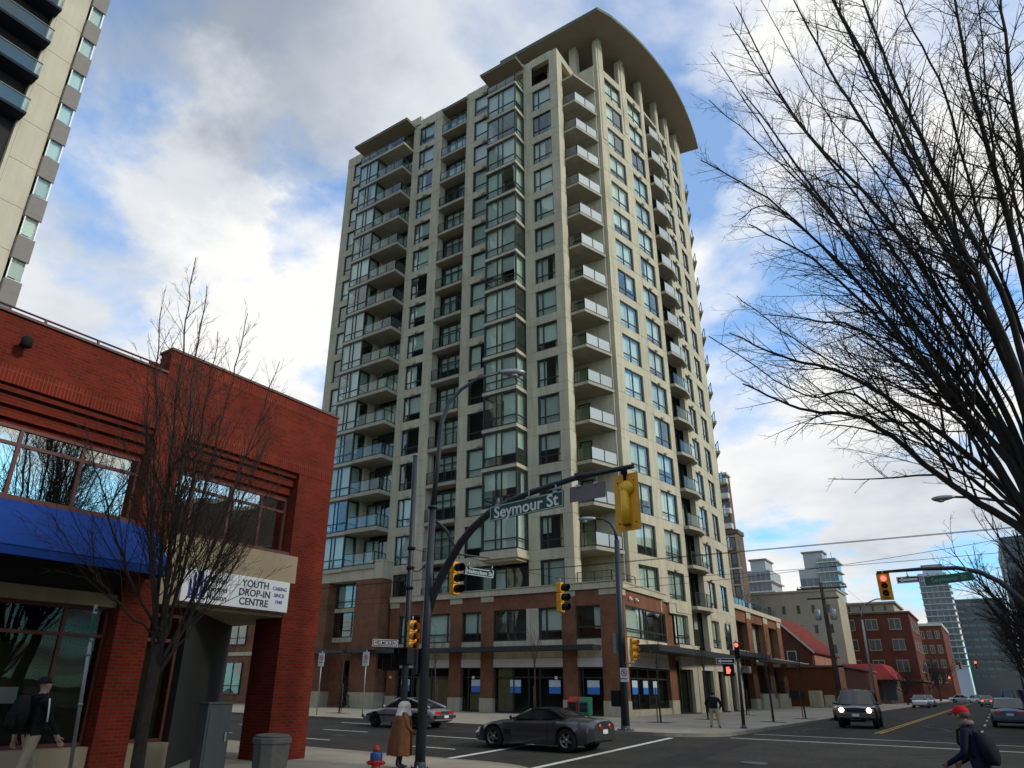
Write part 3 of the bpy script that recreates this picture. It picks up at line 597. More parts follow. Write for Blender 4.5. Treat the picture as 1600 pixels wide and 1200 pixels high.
# second brick part
FR2 = lambda u, d, z: (-18.0+d, u, z)
for a, b in ((59.8,61.3), (68.4,70.0), (74.4,76.2), (79.9,81.6)):
    pbox(FR2, a, b, -.5, .06, .98, 7.9, 'brick_pier', M_brick); pbox(FR2, a, b, -.5, .1, B0, .975, 'pier_base', M_stone); pbox(FR2, a+.1, b-.1, -.3, .085, 7.905, 8.5, 'pier_cap', M_stone)
pbox(FR2, 61.3, 68.4, -.4, -.02, 7.5, 8.5, 'brick_spandrel', M_brick); pbox(FR2, 70.0, 74.4, -.4, -.02, 7.7, 8.5, 'brick_spandrel', M_brick); pbox(FR2, 76.2, 79.9, -.4, -.02, 7.7, 8.5, 'brick_spandrel', M_brick)
pbox(FR2, 59.6, 81.8, -.6, .18, 8.51, 8.9, 'cornice', M_beige)
pbox(FR2, 61.3, 68.4, -.4, -.02, 4.3, 5.0, 'sill_band', M_beige); window(FR2, 61.3, 68.4, 5.0, 7.48, (.33,.66), row=16, d=-.5, blind=.1)
shop(FR2, 61.3, 68.4, (.25,.5,.75), d=-.5, z1=3.1, tr=None); pbox(FR2, 61.3, 68.4, -.3, -.05, 3.12, 3.7, 'sign_panel', M_signband)
for a, b in ((70.0,74.4),(76.2,79.9)):
    window(FR2, a, b, 4.2, 7.68, (.5,), row=16, d=-.6, trans=None, blind=.4); window(FR2, a, b, 1.4, 3.9, (.5,), row=16, d=-.6, trans=None, blind=.2)
    pbox(FR2, a, b, -.4, -.1, 3.92, 4.18, 'sill_band', M_beige); pbox(FR2, a, b, -.3, .3, B0, 1.4, 'planter_wall', M_stone)
# podium back and side
m = MB(); m.box(-36.5, -19.0, 79.9, 81.7, B0, 8.5); m.box(-40, -19.5, 60, 81, 8.52, 8.7); mk('podium_wall', m, M_brick, tower)
# terrace railing beside row 15
s = MB(); s.box(-36.4, -18.3, YF-.1, 45, 7.31, 7.42); tr_ = mk('terrace', s, M_slab, tower)
ro, gl = railing(tr_, [(-20.8, 40.25), (-18.4, 40.25), (-18.4, 43.9)], 7.85, h=.75); add_panels(tr_, gl[:2], M_railglass)
PN = lambda u, d, z: (-22.2+d, u, z); window(PN, 41.2, 43.5, 7.6, zr(15)+.2, (.5,), d=.0, row=15, trans=None, blind=.6, name='balcony_door')
ro, gl = railing(tr_, [(-18.25, 61), (-18.25, 81)], 8.9, h=.8); add_panels(tr_, gl, M_railglass)
# ---- west entrance block
YW = YF-1.2
def FW(u, d, z): return (u, YW-d, z)
pbox(FW, -47.5, -36.7, -1.6, .02, 9.25, 10.55, 'parapet_band', M_beige); pbox(FW, -47.5, -36.66, -1.6, .06, 10.553, 10.65, 'parapet_cap', M_beige)
pbox(FW, -39.35, -36.75, -1.5, .0, 1.2, 9.24, 'brick_pier', M_brick); pbox(FW, -39.4, -36.7, -1.5, .05, B0, 1.195, 'pier_base', M_stone)
pbox(FW, -47.5, -42.4, -1.5, .0, 1.2, 9.24, 'brick_pier', M_brick); pbox(FW, -47.5, -42.3, -1.5, .05, B0, 1.195, 'pier_base', M_stone)
FW2 = lambda u, d, z: (u, YW+.9-d, z)
pbox(FW2, -42.4, -39.35, -.3, 0, 3.4, 4.75, 'brick_spandrel', M_brick); pbox(FW2, -42.4, -39.35, -.25, .05, 4.755, 5.1, 'sill_band', M_beige); window(FW2, -42.4, -39.4, 5.1, 7.0, (.2,.65,.85), row=16, d=-.05, blind=.3)
pbox(FW2, -42.4, -39.35, -.25, .04, 7.0, 7.3, 'sill_band', M_beige); window(FW2, -42.4, -39.4, 7.3, 9.2, (.6,.8), row=16, d=-.05, blind=.5)
pbox(FW2, -42.4, -41.0, -.3, 0, B0, 3.395, 'brick_pier', M_brick)
m = MB(); m.box(-41.0, -39.4, YW+1.5, YW+1.55, B0, 3.4); mk('entrance_door', m, M_core, tower)
pbox(FW, -43.5, -39.1, 0.02, 1.1, 3.86, 4.08, 'canopy', M_canopy)
pbox(FW, -39.0, -36.9, 0.02, .9, 3.86, 4.08, 'canopy', M_canopy)
m = MB(); m.box(-60, -47.5, YW+.5, YF+6, B0, 8.0); mk('podium_wall', m, M_brick, tower)
FW3 = lambda u, d, z: (u, YW+.5-d, z)
for k in range(3):
    window(FW3, -58.8+k*3.8, -56.4+k*3.8, 4.8, 6.9, (.5,), row=16, d=.06); window(FW3, -58.8+k*3.8, -56.4+k*3.8, .8, 3.4, (.5,), row=16, d=.06)
pbox(FW3, -60, -47.5, -.1, .12, 7.2, 7.6, 'cornice', M_beige); pbox(FW3, -60, -47.5, .0, .1, 3.9, 4.2, 'sill_band', M_beige)
def flush_panes():
    # the lights that show largest are parts of their windows, the rest one mass of glass
    vis = sorted([j for j in pane_jobs if j[0] != 99], key=lambda j: -min(j[0], 16)*10 - (j[4]-j[3])*(j[6]-j[5]))
    keep, rest = vis[:295], vis[295:] + [j for j in pane_jobs if j[0] == 99]
    for row, w, P, a, b, s, t, d, gm in keep:
        m = MB(); m.fbox(P, a-.01, b+.01, d-.006, d+.006, s-.01, t+.01); mk('pane', m, gm, w)
    m = MB()
    for row, w, P, a, b, s, t, d, gm in rest: m.fbox(P, a-.01, b+.01, d-.006, d+.006, s-.01, t+.01)
    o = mk('pane', m, M_glass, tower); o['kind'] = 'stuff'
flush_panes()
# ------------------------------------------------------------------ brick building at the left
XB = -15.44
def FB(u, d, z): return (XB+d, u, z)
M_redbrick = brick_mat('red_brick', (0.20, 0.019, 0.008), (0.135, 0.012, 0.006), (0.11, 0.04, 0.024))
M_soldier = brick_mat('red_soldier_brick', (0.20, 0.019, 0.008), (0.14, 0.013, 0.006), (0.15, 0.06, 0.036), soldier=True, bw=0.40, mort=0.010)
M_mull = mat('maroon_window_frame', (0.10, 0.025, 0.02), 0.6)
M_fascia = mat('tan_fascia', (0.34, 0.265, 0.165), 0.8, var=.1, vscale=1.0, streak=.1)
M_blue = mat('blue_awning_canvas', (0.011, 0.050, 0.24), 0.85, var=.12, vscale=2.0)
M_capm = mat('dark_coping', (0.09, 0.03, 0.025), 0.6)
bb = thing('brick_building', 'two storey red brick corner building with blue awning and white drop-in centre sign', 'building', (XB-8, 6, -.17))
G0 = -.17
def bbx(name, u0, u1, d0, d1, z0, z1, m, par=None): b = MB(); b.fbox(FB, u0, u1, d0, d1, z0, z1); return mk(name, b, m, par or bb)
YC = 13.9
bbx('upper_wall', -12, 8.18, -.5, -.02, 7.72, 8.80, M_redbrick); bbx('upper_wall', 8.18, YC, -.5, 0, 7.72, 9.10, M_redbrick)
bbx('soldier_course', -12, 8.18, -.5, -.016, 7.33, 7.715, M_soldier); bbx('soldier_course', 8.18, YC, -.5, .004, 7.33, 7.715, M_soldier); bbx('soldier_course', 8.18, YC, -.5, .006, 9.105, 9.45, M_soldier)
bbx('coping', -12, 8.17, -.55, .03, 8.803, 8.86, M_capm); bbx('coping', 8.15, YC+.03, -.55, .04, 9.453, 9.52, M_capm)
for k in range(3):   # corbelled courses stepping back over the windows
    for a, b in ((-12, 8.17), (8.96, 12.62)):
        z = 7.33 - .24*(k+1); bbx('corbel_course', a, b, -.6, -.10-.10*k, z+.10, z+.235, M_redbrick); bbx('corbel_course', a, b, -.6, -.20-.10*k, z, z+.098, M_redbrick)
for a, b, d in ((8.18, 8.95, -.0), (12.63, YC, .0)): bbx('brick_pier', a, b, -.9, d, 3.3 if a > 9 else G0, 7.325, M_redbrick)
bbx('brick_pier', 12.63, YC, -1.1, .0, G0, 3.295, M_redbrick)
def bwin(u0, u1, z0, z1, cols, trans, d=-.42, gm=None, name='window', par=None):
    m = MB(); fw = .07
    m.fbox(FB,u0,u0+fw,d-.05,d+.05,z0,z1); m.fbox(FB,u1-fw,u1,d-.05,d+.05,z0,z1); m.fbox(FB,u0+fw,u1-fw,d-.05,d+.05,z0,z0+fw); m.fbox(FB,u0+fw,u1-fw,d-.05,d+.05,z1-fw,z1)
    for c in cols: m.fbox(FB,c-.035,c+.035,d-.045,d+.045,z0+fw,z1-fw)
    for t in trans: m.fbox(FB,u0+fw,u1-fw,d-.04,d+.04,t-.035,t+.035)
    w = mk(name, m, M_mull, par or bb)
    ue = [u0+fw]+list(cols)+[u1-fw]; ze = [z0+fw]+list(trans)+[z1-fw]
    for a, b in zip(ue, ue[1:]):
        for s, t in zip(ze, ze[1:]): q = MB(); q.fbox(FB,a-.01,b+.01,d-.006,d+.006,s-.01,t+.01); mk('pane', q, gm or M_mirror, w)
    return w
M_mirror = glass_mat('reflective_window_glass', tint=(0.55,0.58,0.54), base=0.5, glossc=(1.0,0.97,0.86))
bwin(-11.9, 8.17, 5.10, 6.60, [-9.5,-7.2,-4.9,-2.6,-.3,2.0,3.9,5.55,6.85], [6.22])
bwin(8.96, 12.62, 5.05, 6.60, [9.65,10.75,11.75], [6.22])
bbx('window_sill', -12, 8.17, -.55, -.05, 5.0, 5.095, M_mull); bbx('window_sill', 8.96, 12.62, -.55, -.02, 4.96, 5.045, M_mull)
bbx('upper_interior', -11.8, 12.4, -4.0, -3.9, 4.9, 6.6, M_core); bbx('upper_ceiling', -11.8, 12.6, -4.0, -.55, 6.62, 6.7, M_core); bbx('upper_floor', -11.8, 12.6, -4.0, -.6, 4.8, 4.95, M_core)
# blue awning: sloping canvas with a skirt and closed ends
a = MB(); u0, u1 = -12, 8.62
a.hexa([FB(u0,-.1,5.02),FB(u1,-.1,5.02),FB(u1,.95,3.95),FB(u0,.95,3.95),FB(u0,-.1,5.05),FB(u1,-.1,5.05),FB(u1,.97,3.98),FB(u0,.97,3.98)], True)
a.fbox(FB, u0, u1, .94, .965, 3.80, 3.955)
a.poly([FB(u1,-.1,5.03),FB(u1,.95,3.96),FB(u1,.95,3.80),FB(u1,-.1,3.80)])
mk('awning', a, M_blue, bb)
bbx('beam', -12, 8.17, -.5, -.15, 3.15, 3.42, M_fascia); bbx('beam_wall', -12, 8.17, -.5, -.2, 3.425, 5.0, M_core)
bwin(-11.9, 8.17, .40, 3.14, [-9,-6,-3,0,2.9,5.6,7.25][0:6]+[7.25], [2.55], d=-.4, gm=M_storeglass, name='shopfront')
bwin(8.96, 9.93, .40, 3.14, [], [2.55], d=-.4, gm=M_storeglass, name='shopfront')
bbx('plinth', -12, 8.17, -.5, -.1, G0, .395, M_fascia); bbx('plinth', 8.96, 9.95, -.5, -.1, G0, .395, M_fascia)
M_olive = mat('papered_shop_window', (0.045, 0.042, 0.028), 0.9, var=.3, vscale=.8)
bbx('window_paper', -11.8, 8.1, -.62, -.6, .4, 2.5, M_olive); bbx('window_paper', 8.97, 9.9, -.62, -.6, .4, 2.5, M_olive); bbx('shop_interior', -11.8, 9.9, -3.2, -3.1, 0, 3.3, M_core)
b = MB(); b.fbox(FB, 6.35, 6.72, -.43, -.42, 1.22, 1.52); mk('notice', b, mat('pale_notice', (.42,.50,.48), .7), bb)
# fascia, sign board with its lettering
bbx('fascia', 8.96, 12.9, -.5, .03, 4.22, 4.95, M_fascia); bbx('fascia', 8.96, 12.75, -.5, -.05, 3.32, 4.215, M_fascia)
sb = bbx('sign_board', 9.45, 12.62, .0, .16, 3.42, 4.20, M_white, bb)
bbx('sign_frame', 9.42, 12.65, .0, .12, 3.38, 3.415, M_capm, sb)
M_ink = mat('sign_ink', (0.02, 0.02, 0.05), 0.7); M_inkb = mat('sign_ink_blue', (0.03, 0.03, 0.22), 0.7)
MS = lambda u, z: Matrix.Translation(FB(u, .163, z)) @ Matrix(((0,0,1,0),(1,0,0,0),(0,1,0,0),(0,0,0,1)))
for k, s in enumerate(('YOUTH', 'DROP-IN', 'CENTRE')): text_mesh('lettering', s, .245, M_ink, sb, MS(11.52, 4.02-.225*k))
for k, s in enumerate(('Union', 'Gospel', 'Mission')): text_mesh('lettering', s, .19, M_ink, sb, MS(10.42, 3.98-.2*k), align='LEFT' if False else 'CENTER')
for k, s in enumerate(('CARING', 'SINCE', '1940')): text_mesh('lettering', s, .125, M_inkb, sb, MS(12.30, 3.99-.17*k))
e_ = MB()   # emblem: a cluster of narrow towers in dark blue
for k, (u, h) in enumerate(((9.66,.34),(9.76,.50),(9.86,.62),(9.96,.50),(10.05,.36))): e_.fbox(FB, u-.035, u+.035, .161, .166, 3.55, 3.55+h); e_.poly([FB(u-.035,.166,3.55+h),FB(u+.035,.166,3.55+h),FB(u,.166,3.63+h)])
e_.fbox(FB, 9.60, 10.11, .161, .165, 3.50, 3.54); mk('emblem', e_, M_inkb, sb)
# recessed corner entrance
m = MB(); P0, P1 = (XB-.35, 9.95), (-19.3, YC)
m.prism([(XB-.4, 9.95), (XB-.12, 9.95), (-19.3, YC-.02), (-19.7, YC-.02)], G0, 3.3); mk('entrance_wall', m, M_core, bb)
m = MB(); m.prism([(XB-.02, 9.93), (XB-.02, 12.64), (XB-1.1, 12.64), (XB-1.1,YC-.02), (-19.6, YC-.02)], 3.302, 3.37); mk('entrance_ceiling', m, M_fascia, bb)
m = MB(); m.box(-38, XB-.55, -12, YC-.01, 8.35, 8.5); m.box(-38, XB-.52, YC-.35, YC-.005, 3.4, 9.0); m.box(-38,-19.7,YC-.36,YC-.01,G0,3.39); m.box(-38, XB-.9, 8.2, 8.5, 8.5, 9.4); mk('rear_wall', m, M_redbrick, bb)
# roof rail, stub chimney, floodlight
m = MB(); m.tube([(XB-.75, -12, 9.30), (XB-.75, 8.1, 9.30)], .025, 6)
for u in (-8, -4.5, -1.2, 1.5, 4.0, 5.52, 6.72, 8.05): m.box(XB-.775, XB-.725, u-.025, u+.025, 8.45, 9.29)
mk('roof_rail', m, M_capm, bb)
m = MB(); m.box(-19.4, -19.0, 6.6, 7.0, 8.5, 10.35); m.box(-19.45, -18.95, 6.55, 7.05, 10.353, 10.42); mk('chimney', m, M_redbrick, bb)
m = MB(); m.cyl(FB(4.95,-.02,8.22), FB(4.95,.18,8.22), .05, n=10); m.lathe([(.04,-.14),(.11,-.1),(.11,.08),(.05,.12)], 12, FB(4.95,.24,8.20)); mk('floodlight', m, M_blackflat, bb)
# ------------------------------------------------------------------ high-rise at the far left
XH = -44.04
def FH_(u, d, z): return (XH+d, u, z)
hr = thing('apartment_tower', 'pale concrete high-rise with grey window boxes behind the brick building', 'apartment building', (-50, 5, 0))
M_cream = mat('cream_concrete', (0.52, 0.465, 0.35), 0.85, var=.06, vscale=.4, streak=.06)
M_gspan = mat('grey_spandrel', (0.19, 0.165, 0.145), 0.7, var=.08)
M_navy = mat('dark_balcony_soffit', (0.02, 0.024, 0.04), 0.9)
def hx(name, u0, u1, d0, d1, z0, z1, m, par=None): b = MB(); b.fbox(FH_, u0, u1, d0, d1, z0, z1); return mk(name, b, m, par or hr)
hx('core', -22, 12.9, -16, -.42, 0, 76, M_core)
SP = 3.08; z00 = 25.47
for k in range(-6, 13):
    zb = z00 + SP*k
    hx('wall_panel', 10.5, 12.12, -.4, 0, zb+.5, zb+SP+.5-.03, M_cream)
    sp_ = hx('spandrel', 12.15, 13.12, -1.2, .35, zb, zb+1.62, M_gspan)
    m = MB(); D = .25
    m.fbox(FH_, 12.2, 12.26, D-.05, D+.03, zb+1.625, zb+SP-.005); m.fbox(FH_, 13.0, 13.08, D-.05, D+.03, zb+1.625, zb+SP-.005); m.fbox(FH_, 12.26, 13.0, D-.05, D+.03, zb+1.625, zb+1.68)
    w = mk('window', m, M_white, hr); q = MB(); q.fbox(FH_, 12.26, 13.0, D-.02, D-.01, zb+1.68, zb+SP-.01); q.fbox(lambda u,d,z:(XH-1.0+u,13.06+d*0-.0+d,z), .0, 1.2, -.01, 0, zb+1.64, zb+SP-.01); mk('pane', q, M_glass, w)
    q = MB(); q.fbox(FH_, 12.3, 12.95, D-.22, D-.2, zb+1.9, zb+SP-.02); mk('curtain', q, M_blind, w)
    if zb > 32:
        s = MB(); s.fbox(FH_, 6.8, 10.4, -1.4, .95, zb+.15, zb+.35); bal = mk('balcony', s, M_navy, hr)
        s = MB(); s.fbox(FH_, 6.8, 10.4, .90, .93, zb+.36, zb+1.35); s.fbox(FH_, 10.37, 10.4, .02, .9, zb+.36, zb+1.35); mk('railing_panel', s, M_railglass, bal)
        s = MB(); s.fbox(FH_, 6.8, 10.42, .88, .95, zb+1.352, zb+1.42); mk('railing', s, M_frame, bal)
        hx('spandrel', 3.4, 6.7, -.5, .3, zb, zb+1.6, M_gspan); m = MB(); m.fbox(FH_, 3.4, 6.7, .1, .12, zb+1.61, zb+SP-.01); mk('window', m, M_glass, hr)
hx('side_wall', 10.3, 10.49, -1.5, -.02, 0, 76, M_cream)
# ------------------------------------------------------------------ buildings down the street
def simple_block(name, label, x0, x1, y0, y1, z1, m, cat='building', z0=0.0):
    t = thing(name, label, cat, ((x0+x1)/2, (y0+y1)/2, z0)); b = MB(); b.box(x0, x1, y0, y1, z0, z1); mk('wall', b, m, t); return t
M_dglass = mat('distant_window', (0.05, 0.062, 0.066), 0.14, spec=.9, objvar=.45)
def grid_windows(t, plane, a0, a1, n, z0, z1, rows, val, w=.62, h=.6, m=None, trim=None, name='window', out=-1):
    # n columns x rows windows on the plane y=val (faces -y) or x=val (faces +x)
    base = None
    for j in range(rows):
        for i in range(n):
            ca = a0+(a1-a0)*(i+.5)/n; cz = z0+(z1-z0)*(j+.5)/rows; ww = (a1-a0)/n*w/2; hh = (z1-z0)/rows*h/2
            b = MB()
            if plane == 'y': b.box(ca-ww, ca+ww, val-.04, val+.1, cz-hh, cz+hh)
            else: b.box(val-.1, val+.04, ca-ww, ca+ww, cz-hh, cz+hh)
            o = mk(name, b, m or M_dglass, t)
            if trim:
                b = MB()
                if plane == 'y':
                    b.box(ca-ww-.12, ca+ww+.12, val-.10, val+.02, cz+hh, cz+hh+.14); b.box(ca-ww-.12, ca+ww+.12, val-.12, val+.02, cz-hh-.14, cz-hh); b.box(ca-.05, ca+.05, val-.07, val, cz-hh, cz+hh); b.box(ca-ww-.1, ca-ww, val-.08, val, cz-hh, cz+hh); b.box(ca+ww, ca+ww+.1, val-.08, val, cz-hh, cz+hh)
                else: b.box(val, val+.12, ca-ww-.12, ca+ww+.12, cz-hh-.14, cz-hh)
                mk('frame', b, trim, o)
M_brbrick = mat('brown_brick', (0.13, 0.088, 0.068), 0.9, var=.15, vscale=.5); M_redb2 = mat('far_red_brick', (0.13, 0.042, 0.028), 0.9, var=.2, vscale=.5, streak=.1)
M_pale = mat('pale_trim', (0.55, 0.52, 0.45), 0.8); M_conc = mat('grey_beige_concrete', (0.36, 0.31, 0.225), 0.9, var=.1, vscale=.2, streak=.12)
M_redroof = mat('red_shingle_roof', (0.15, 0.022, 0.015), 0.9, var=.25, vscale=2); M_orange = mat('orange_stucco', (0.13, 0.042, 0.015), 0.85, var=.15, vscale=.8, streak=.15); M_pink = mat('pink_stucco', (0.55, 0.25, 0.17), 0.85, var=.1)
# brown residential tower with white balconies, just past the condo tower
t = simple_block('brick_tower', 'brown brick apartment tower with pale balconies peeking out behind the condo tower', -52, -31.2, 120, 123.5, 27.0, M_brbrick, 'apartment building')
b = MB(); b.box(-50, -32.2, 121, 123.4, 27.0, 37.5); b.box(-48, -34.0, 122, 123.3, 37.5, 42.0); b.box(-52.1,-31.0,119.8,123.6,26.6,27.3); mk('upper_wall', b, M_brbrick, t)
grid_windows(t, 'y', -40, -31.4, 6, 2, 26.4, 9, 120, .55, .62, m=M_dglass, trim=None); 
for j in range(9):
    b = MB(); b.box(-40, -31.1, 119.75, 119.95, 2+2.71*j+2.35, 2+2.71*j+2.6); 
    mk('belt_course', b, M_pale if j % 3 == 0 else M_conc, t)
for i in range(7):
    b = MB(); b.box(-40+i*1.43-.16, -40+i*1.43+.16, 119.8, 119.94, 2, 26.4); mk('pilaster', b, M_conc, t)
for j in range(4):
    for i in range(3):
        b = MB(); x = -39.2+i*2.7; z = 27.6+2.7*j; b.box(x, x+1.9, 119.9, 121, z, z+.9); mk('balcony', b, M_pale, t); b = MB(); b.box(x+.1, x+1.8, 120.9, 121.05, z+.9, z+2.2); mk('window', b, M_dglass, t)
for k in range(2): b = MB(); b.box(-38+k*2, -37.0+k*2, 121.8, 122, 38.4, 41.4); mk('window', b, M_dglass, t)
b = MB(); b.box(-50.2,-32.0,120.7,123.5,37.5,37.8); b.box(-48.2,-33.8,121.7,123.4,42.0,42.3); mk('cornice', b, M_pale, t)
# grey glass towers
def glass_tower(name, label, x0, x1, y0, y1, z1, fl, m, z0=10, cols=5, top=None):
    t = simple_block(name, label, x0, x1, y0, y1, z1, m, 'apartment building')
    n = int((z1-z0)/fl)
    for j in range(n):
        z = z0+j*fl
        b = MB(); b.box(x0-.3, x1+.9, y0-.9, y1, z, z+.28); mk('floor_slab', b, M_pale, t)
        for i in range(cols):
            b = MB(); w = (x1-x0)/cols; b.box(x0+i*w+.15, x0+(i+1)*w-.15, y0-.12, y0+.05, z+.5, z+fl-.25); mk('window', b, M_dglass, t)
    if top: b = MB(); b.box(*top); mk('penthouse', b, m, t); b = MB(); b.box(top[0]-.4, top[1]+.4, top[2]-.4, top[3]+.4, top[5], top[5]+.4); mk('roof_cap', b, M_gspan, t)
    return t
M_gtower = mat('grey_tower_wall', (0.34, 0.35, 0.345), 0.7, var=.1, vscale=.1)
glass_tower('residential_tower', 'stepped grey residential tower with curved balconies right of the brown brick tower', -51, -44.6, 200, 212, 32.5, 2.75, M_gtower, top=(-50, -46, 202, 210, 32.5, 35.5))
t = glass_tower('residential_tower', 'grey glass tower with beige concrete block on top, above the pale flat building', -41, -35.6, 220, 228, 34.8, 2.8, M_gtower, cols=3, top=(-39.4, -34.2, 221, 227, 34.8, 39.6))
b = MB(); b.box(-35.6, -30.6, 219.4, 227, 0, 37.4); mk('glass_wing', b, mat('sea_glass_wall', (0.10,0.15,0.16), .15, spec=.8), t)
for j_ in range(10):
    b = MB(); b.box(-35.8, -29.9, 218.8, 227, 11+j_*2.8, 11.25+j_*2.8); mk('floor_slab', b, M_pale, t)
    for k_ in range(4): b = MB(); b.box(-35.4+k_*1.25, -35.25+k_*1.25, 219.3, 219.42, 11.25+j_*2.8, 13.8+j_*2.8); mk('mullion', b, M_gtower, t)
glass_tower('residential_tower', 'distant pale blue tower at the end of the street behind the far mast arm', -22, -9.5, 420, 432, 58.5, 2.9, mat('blue_grey_tower', (0.40, 0.46, 0.52), 0.6), z0=14, top=(-19.5, -11, 422, 430, 58.5, 62.5))
# beige flat-roofed building
t = simple_block('flat_building', 'beige concrete flat-roofed building with small windows behind the red-roofed house', -34, -18.6, 128, 136, 17.2, M_conc)
grid_windows(t, 'y', -33, -19, 6, 6.5, 16, 3, 128, .22, .42)
b = MB(); b.box(-34.2,-18.4,127.8,136.1,17.2,17.5); mk('coping', b, M_conc, t)
# three storey red brick building
t = simple_block('brick_block', 'three storey red brick block with white trimmed windows above the red awning', -22, -9.9, 140, 158, 14.6, M_redb2)
grid_windows(t, 'y', -21, -10.4, 3, 4.2, 14.2, 3, 140, .46, .48, trim=M_conc); grid_windows(t, 'x', 141, 157, 4, 4.2, 14.2, 3, -9.9, .4, .5, trim=M_conc)
b = MB(); b.box(-22.2,-9.65,139.75,158.2,14.3,14.58); b.box(-22.2,-9.65,139.7,158.2,3.4,3.7); mk('cornice', b, M_brbrick, t)
b = MB(); b.box(-20.5,-12.0,142,156,14.6,16.2); b.box(-20.7,-11.6,141.6,156.2,16.2,16.5); mk('roof_storey', b, M_conc, t); grid_windows(t, 'y', -20, -12.4, 4, 14.7, 16.2, 1, 142, .2, .6)
# gabled house with red roof
t = thing('gabled_house', 'brown house with red gable roof and pale window beside the podium', 'house', (-20, 95, 0))
y0, y1 = 88, 104; xl, xr, zc, ze, zr_ = -23.9, -16.4, 0, 6.0, 9.7; xm = -20.1
b = MB(); b.poly([(xl,y0,0),(xr,y0,0),(xr,y0,ze),(xm,y0,zr_),(xl,y0,ze)]); b.poly([(xr,y0,0),(xr,y1,0),(xr,y1,ze),(xr,y0,ze)]); b.poly([(xl,y1,0),(xl,y0,0),(xl,y0,ze),(xl,y1,ze)]); b.poly([(xr,y1,0),(xl,y1,0),(xl,y1,ze),(xm,y1,zr_),(xr,y1,ze)])
mk('wall', b, mat('dark_brown_siding', (0.12, 0.045, 0.028), 0.85, var=.2, vscale=1.5, streak=.1), t)
for s, xe in ((-1, xl), (1, xr)):
    b = MB(); ex = xe+s*.35; ez = ze-.33; b.hexa([(xm,y0-.35,zr_+.05),(ex,y0-.35,ez),(ex,y1+.3,ez),(xm,y1+.3,zr_+.05),(xm,y0-.35,zr_+.2),(ex,y0-.35,ez+.15),(ex,y1+.3,ez+.15),(xm,y1+.3,zr_+.2)]); r_ = mk('roof', b, M_redroof, t, fix=True)
    b = MB(); b.hexa([(xm,y0-.4,zr_-.05),(ex,y0-.4,ez-.1),(ex,y0-.35,ez-.1),(xm,y0-.35,zr_-.05),(xm,y0-.4,zr_+.2),(ex,y0-.4,ez+.15),(ex,y0-.35,ez+.15),(xm,y0-.35,zr_+.2)]); mk('barge_board', b, M_pale, r_, fix=True)
b = MB(); b.box(xr+.01, xr+.05, y0+1, y1-1, 4.1, 5.9); mk('side_panel', b, M_pink, t)
for (x, z) in ((-18.5, 5.1),): 
    b = MB(); b.box(x-.42, x+.42, y0-.06, y0+.02, z-.75, z+.75); w = mk('window', b, M_dglass, t); b = MB()
    for q in ((x-.52,x-.42,z-.85,z+.85),(x+.42,x+.52,z-.85,z+.85),(x-.42,x+.42,z+.75,z+.85),(x-.42,x+.42,z-.85,z-.75)): b.box(q[0],q[1],y0-.1,y0,q[2],q[3])
    mk('frame', b, M_pale, w)
b = MB(); b.box(xr+.03, xr+.1, 95.2, 95.4, 4.2, 5.9); mk('side_frame', b, M_pale, t)
t = simple_block('shop_annex', 'orange stucco single storey annex in front of the red-roofed house', -19.8, -13.2, 86.0, 112, 4.1, M_orange)
b = MB(); b.box(-18.9, -17.4, 85.95, 86.05, .9, 1.7); mk('window', b, M_core, t); b = MB(); b.box(-13.6,-13.1,85.8,86.2,0,4.3); mk('corner_post', b, M_pink, t); b = MB(); b.box(-20,-13.0,85.8,112.2,4.1,4.3); mk('coping', b, M_brbrick, t)
# restaurant with red awning
t = simple_block('restaurant', 'low dark shopfront under a long red sloped awning down the street', -19.5, -13.0, 122, 139, 4.8, M_brbrick, 'shop')
b = MB(); b.loft([[(-18.7,121.9,5.6),(-13.4,121.9,5.6),(-13.4,134,5.6),(-18.7,134,5.6)][::-1], [(-19.4,119.6,3.4),(-11.6,119.6,3.4),(-11.6,134,3.4),(-19.4,134,3.4)][::-1]], smooth=False); mk('awning', b, mat('red_awning_canvas', (0.21, 0.025, 0.023), .85, var=.1, vscale=.7), t, fix=True)
for k in range(4): b = MB(); b.box(-18.9+k*1.8,-17.5+k*1.8,121.9,122.05,.6,3.2); mk('window', b, M_dglass, t)
t = simple_block('corner_block', 'far brick corner block beyond the red brick building', -18, -9.6, 240, 275, 19.5, M_redb2)
grid_windows(t, 'y', -17.5, -10, 4, 3.5, 19, 4, 240, .5, .5, trim=M_conc); b = MB(); b.box(-18.3,-9.3,239.6,275,19.5,20.2); mk('cornice', b, M_pale, t)
t = simple_block('office_slab', 'tall dark office slab at the right end of the street behind bare trees', 12.2, 48, 330, 390, 58, mat('dark_blue_slab', (0.075, 0.085, 0.095), .6, var=.1, vscale=.1))
grid_windows(t, 'y', 12.6, 44, 8, 8, 56, 14, 330, .8, .4)
t = simple_block('office_slab', 'dark lower slab left of the tall office slab at the end of the street', -9.2, 12, 440, 470, 47, mat('dark_grey_slab', (0.10, 0.11, 0.115), .6, var=.1, vscale=.1))
grid_windows(t, 'y', -8.8, 11, 6, 8, 46, 11, 440, .8, .4)
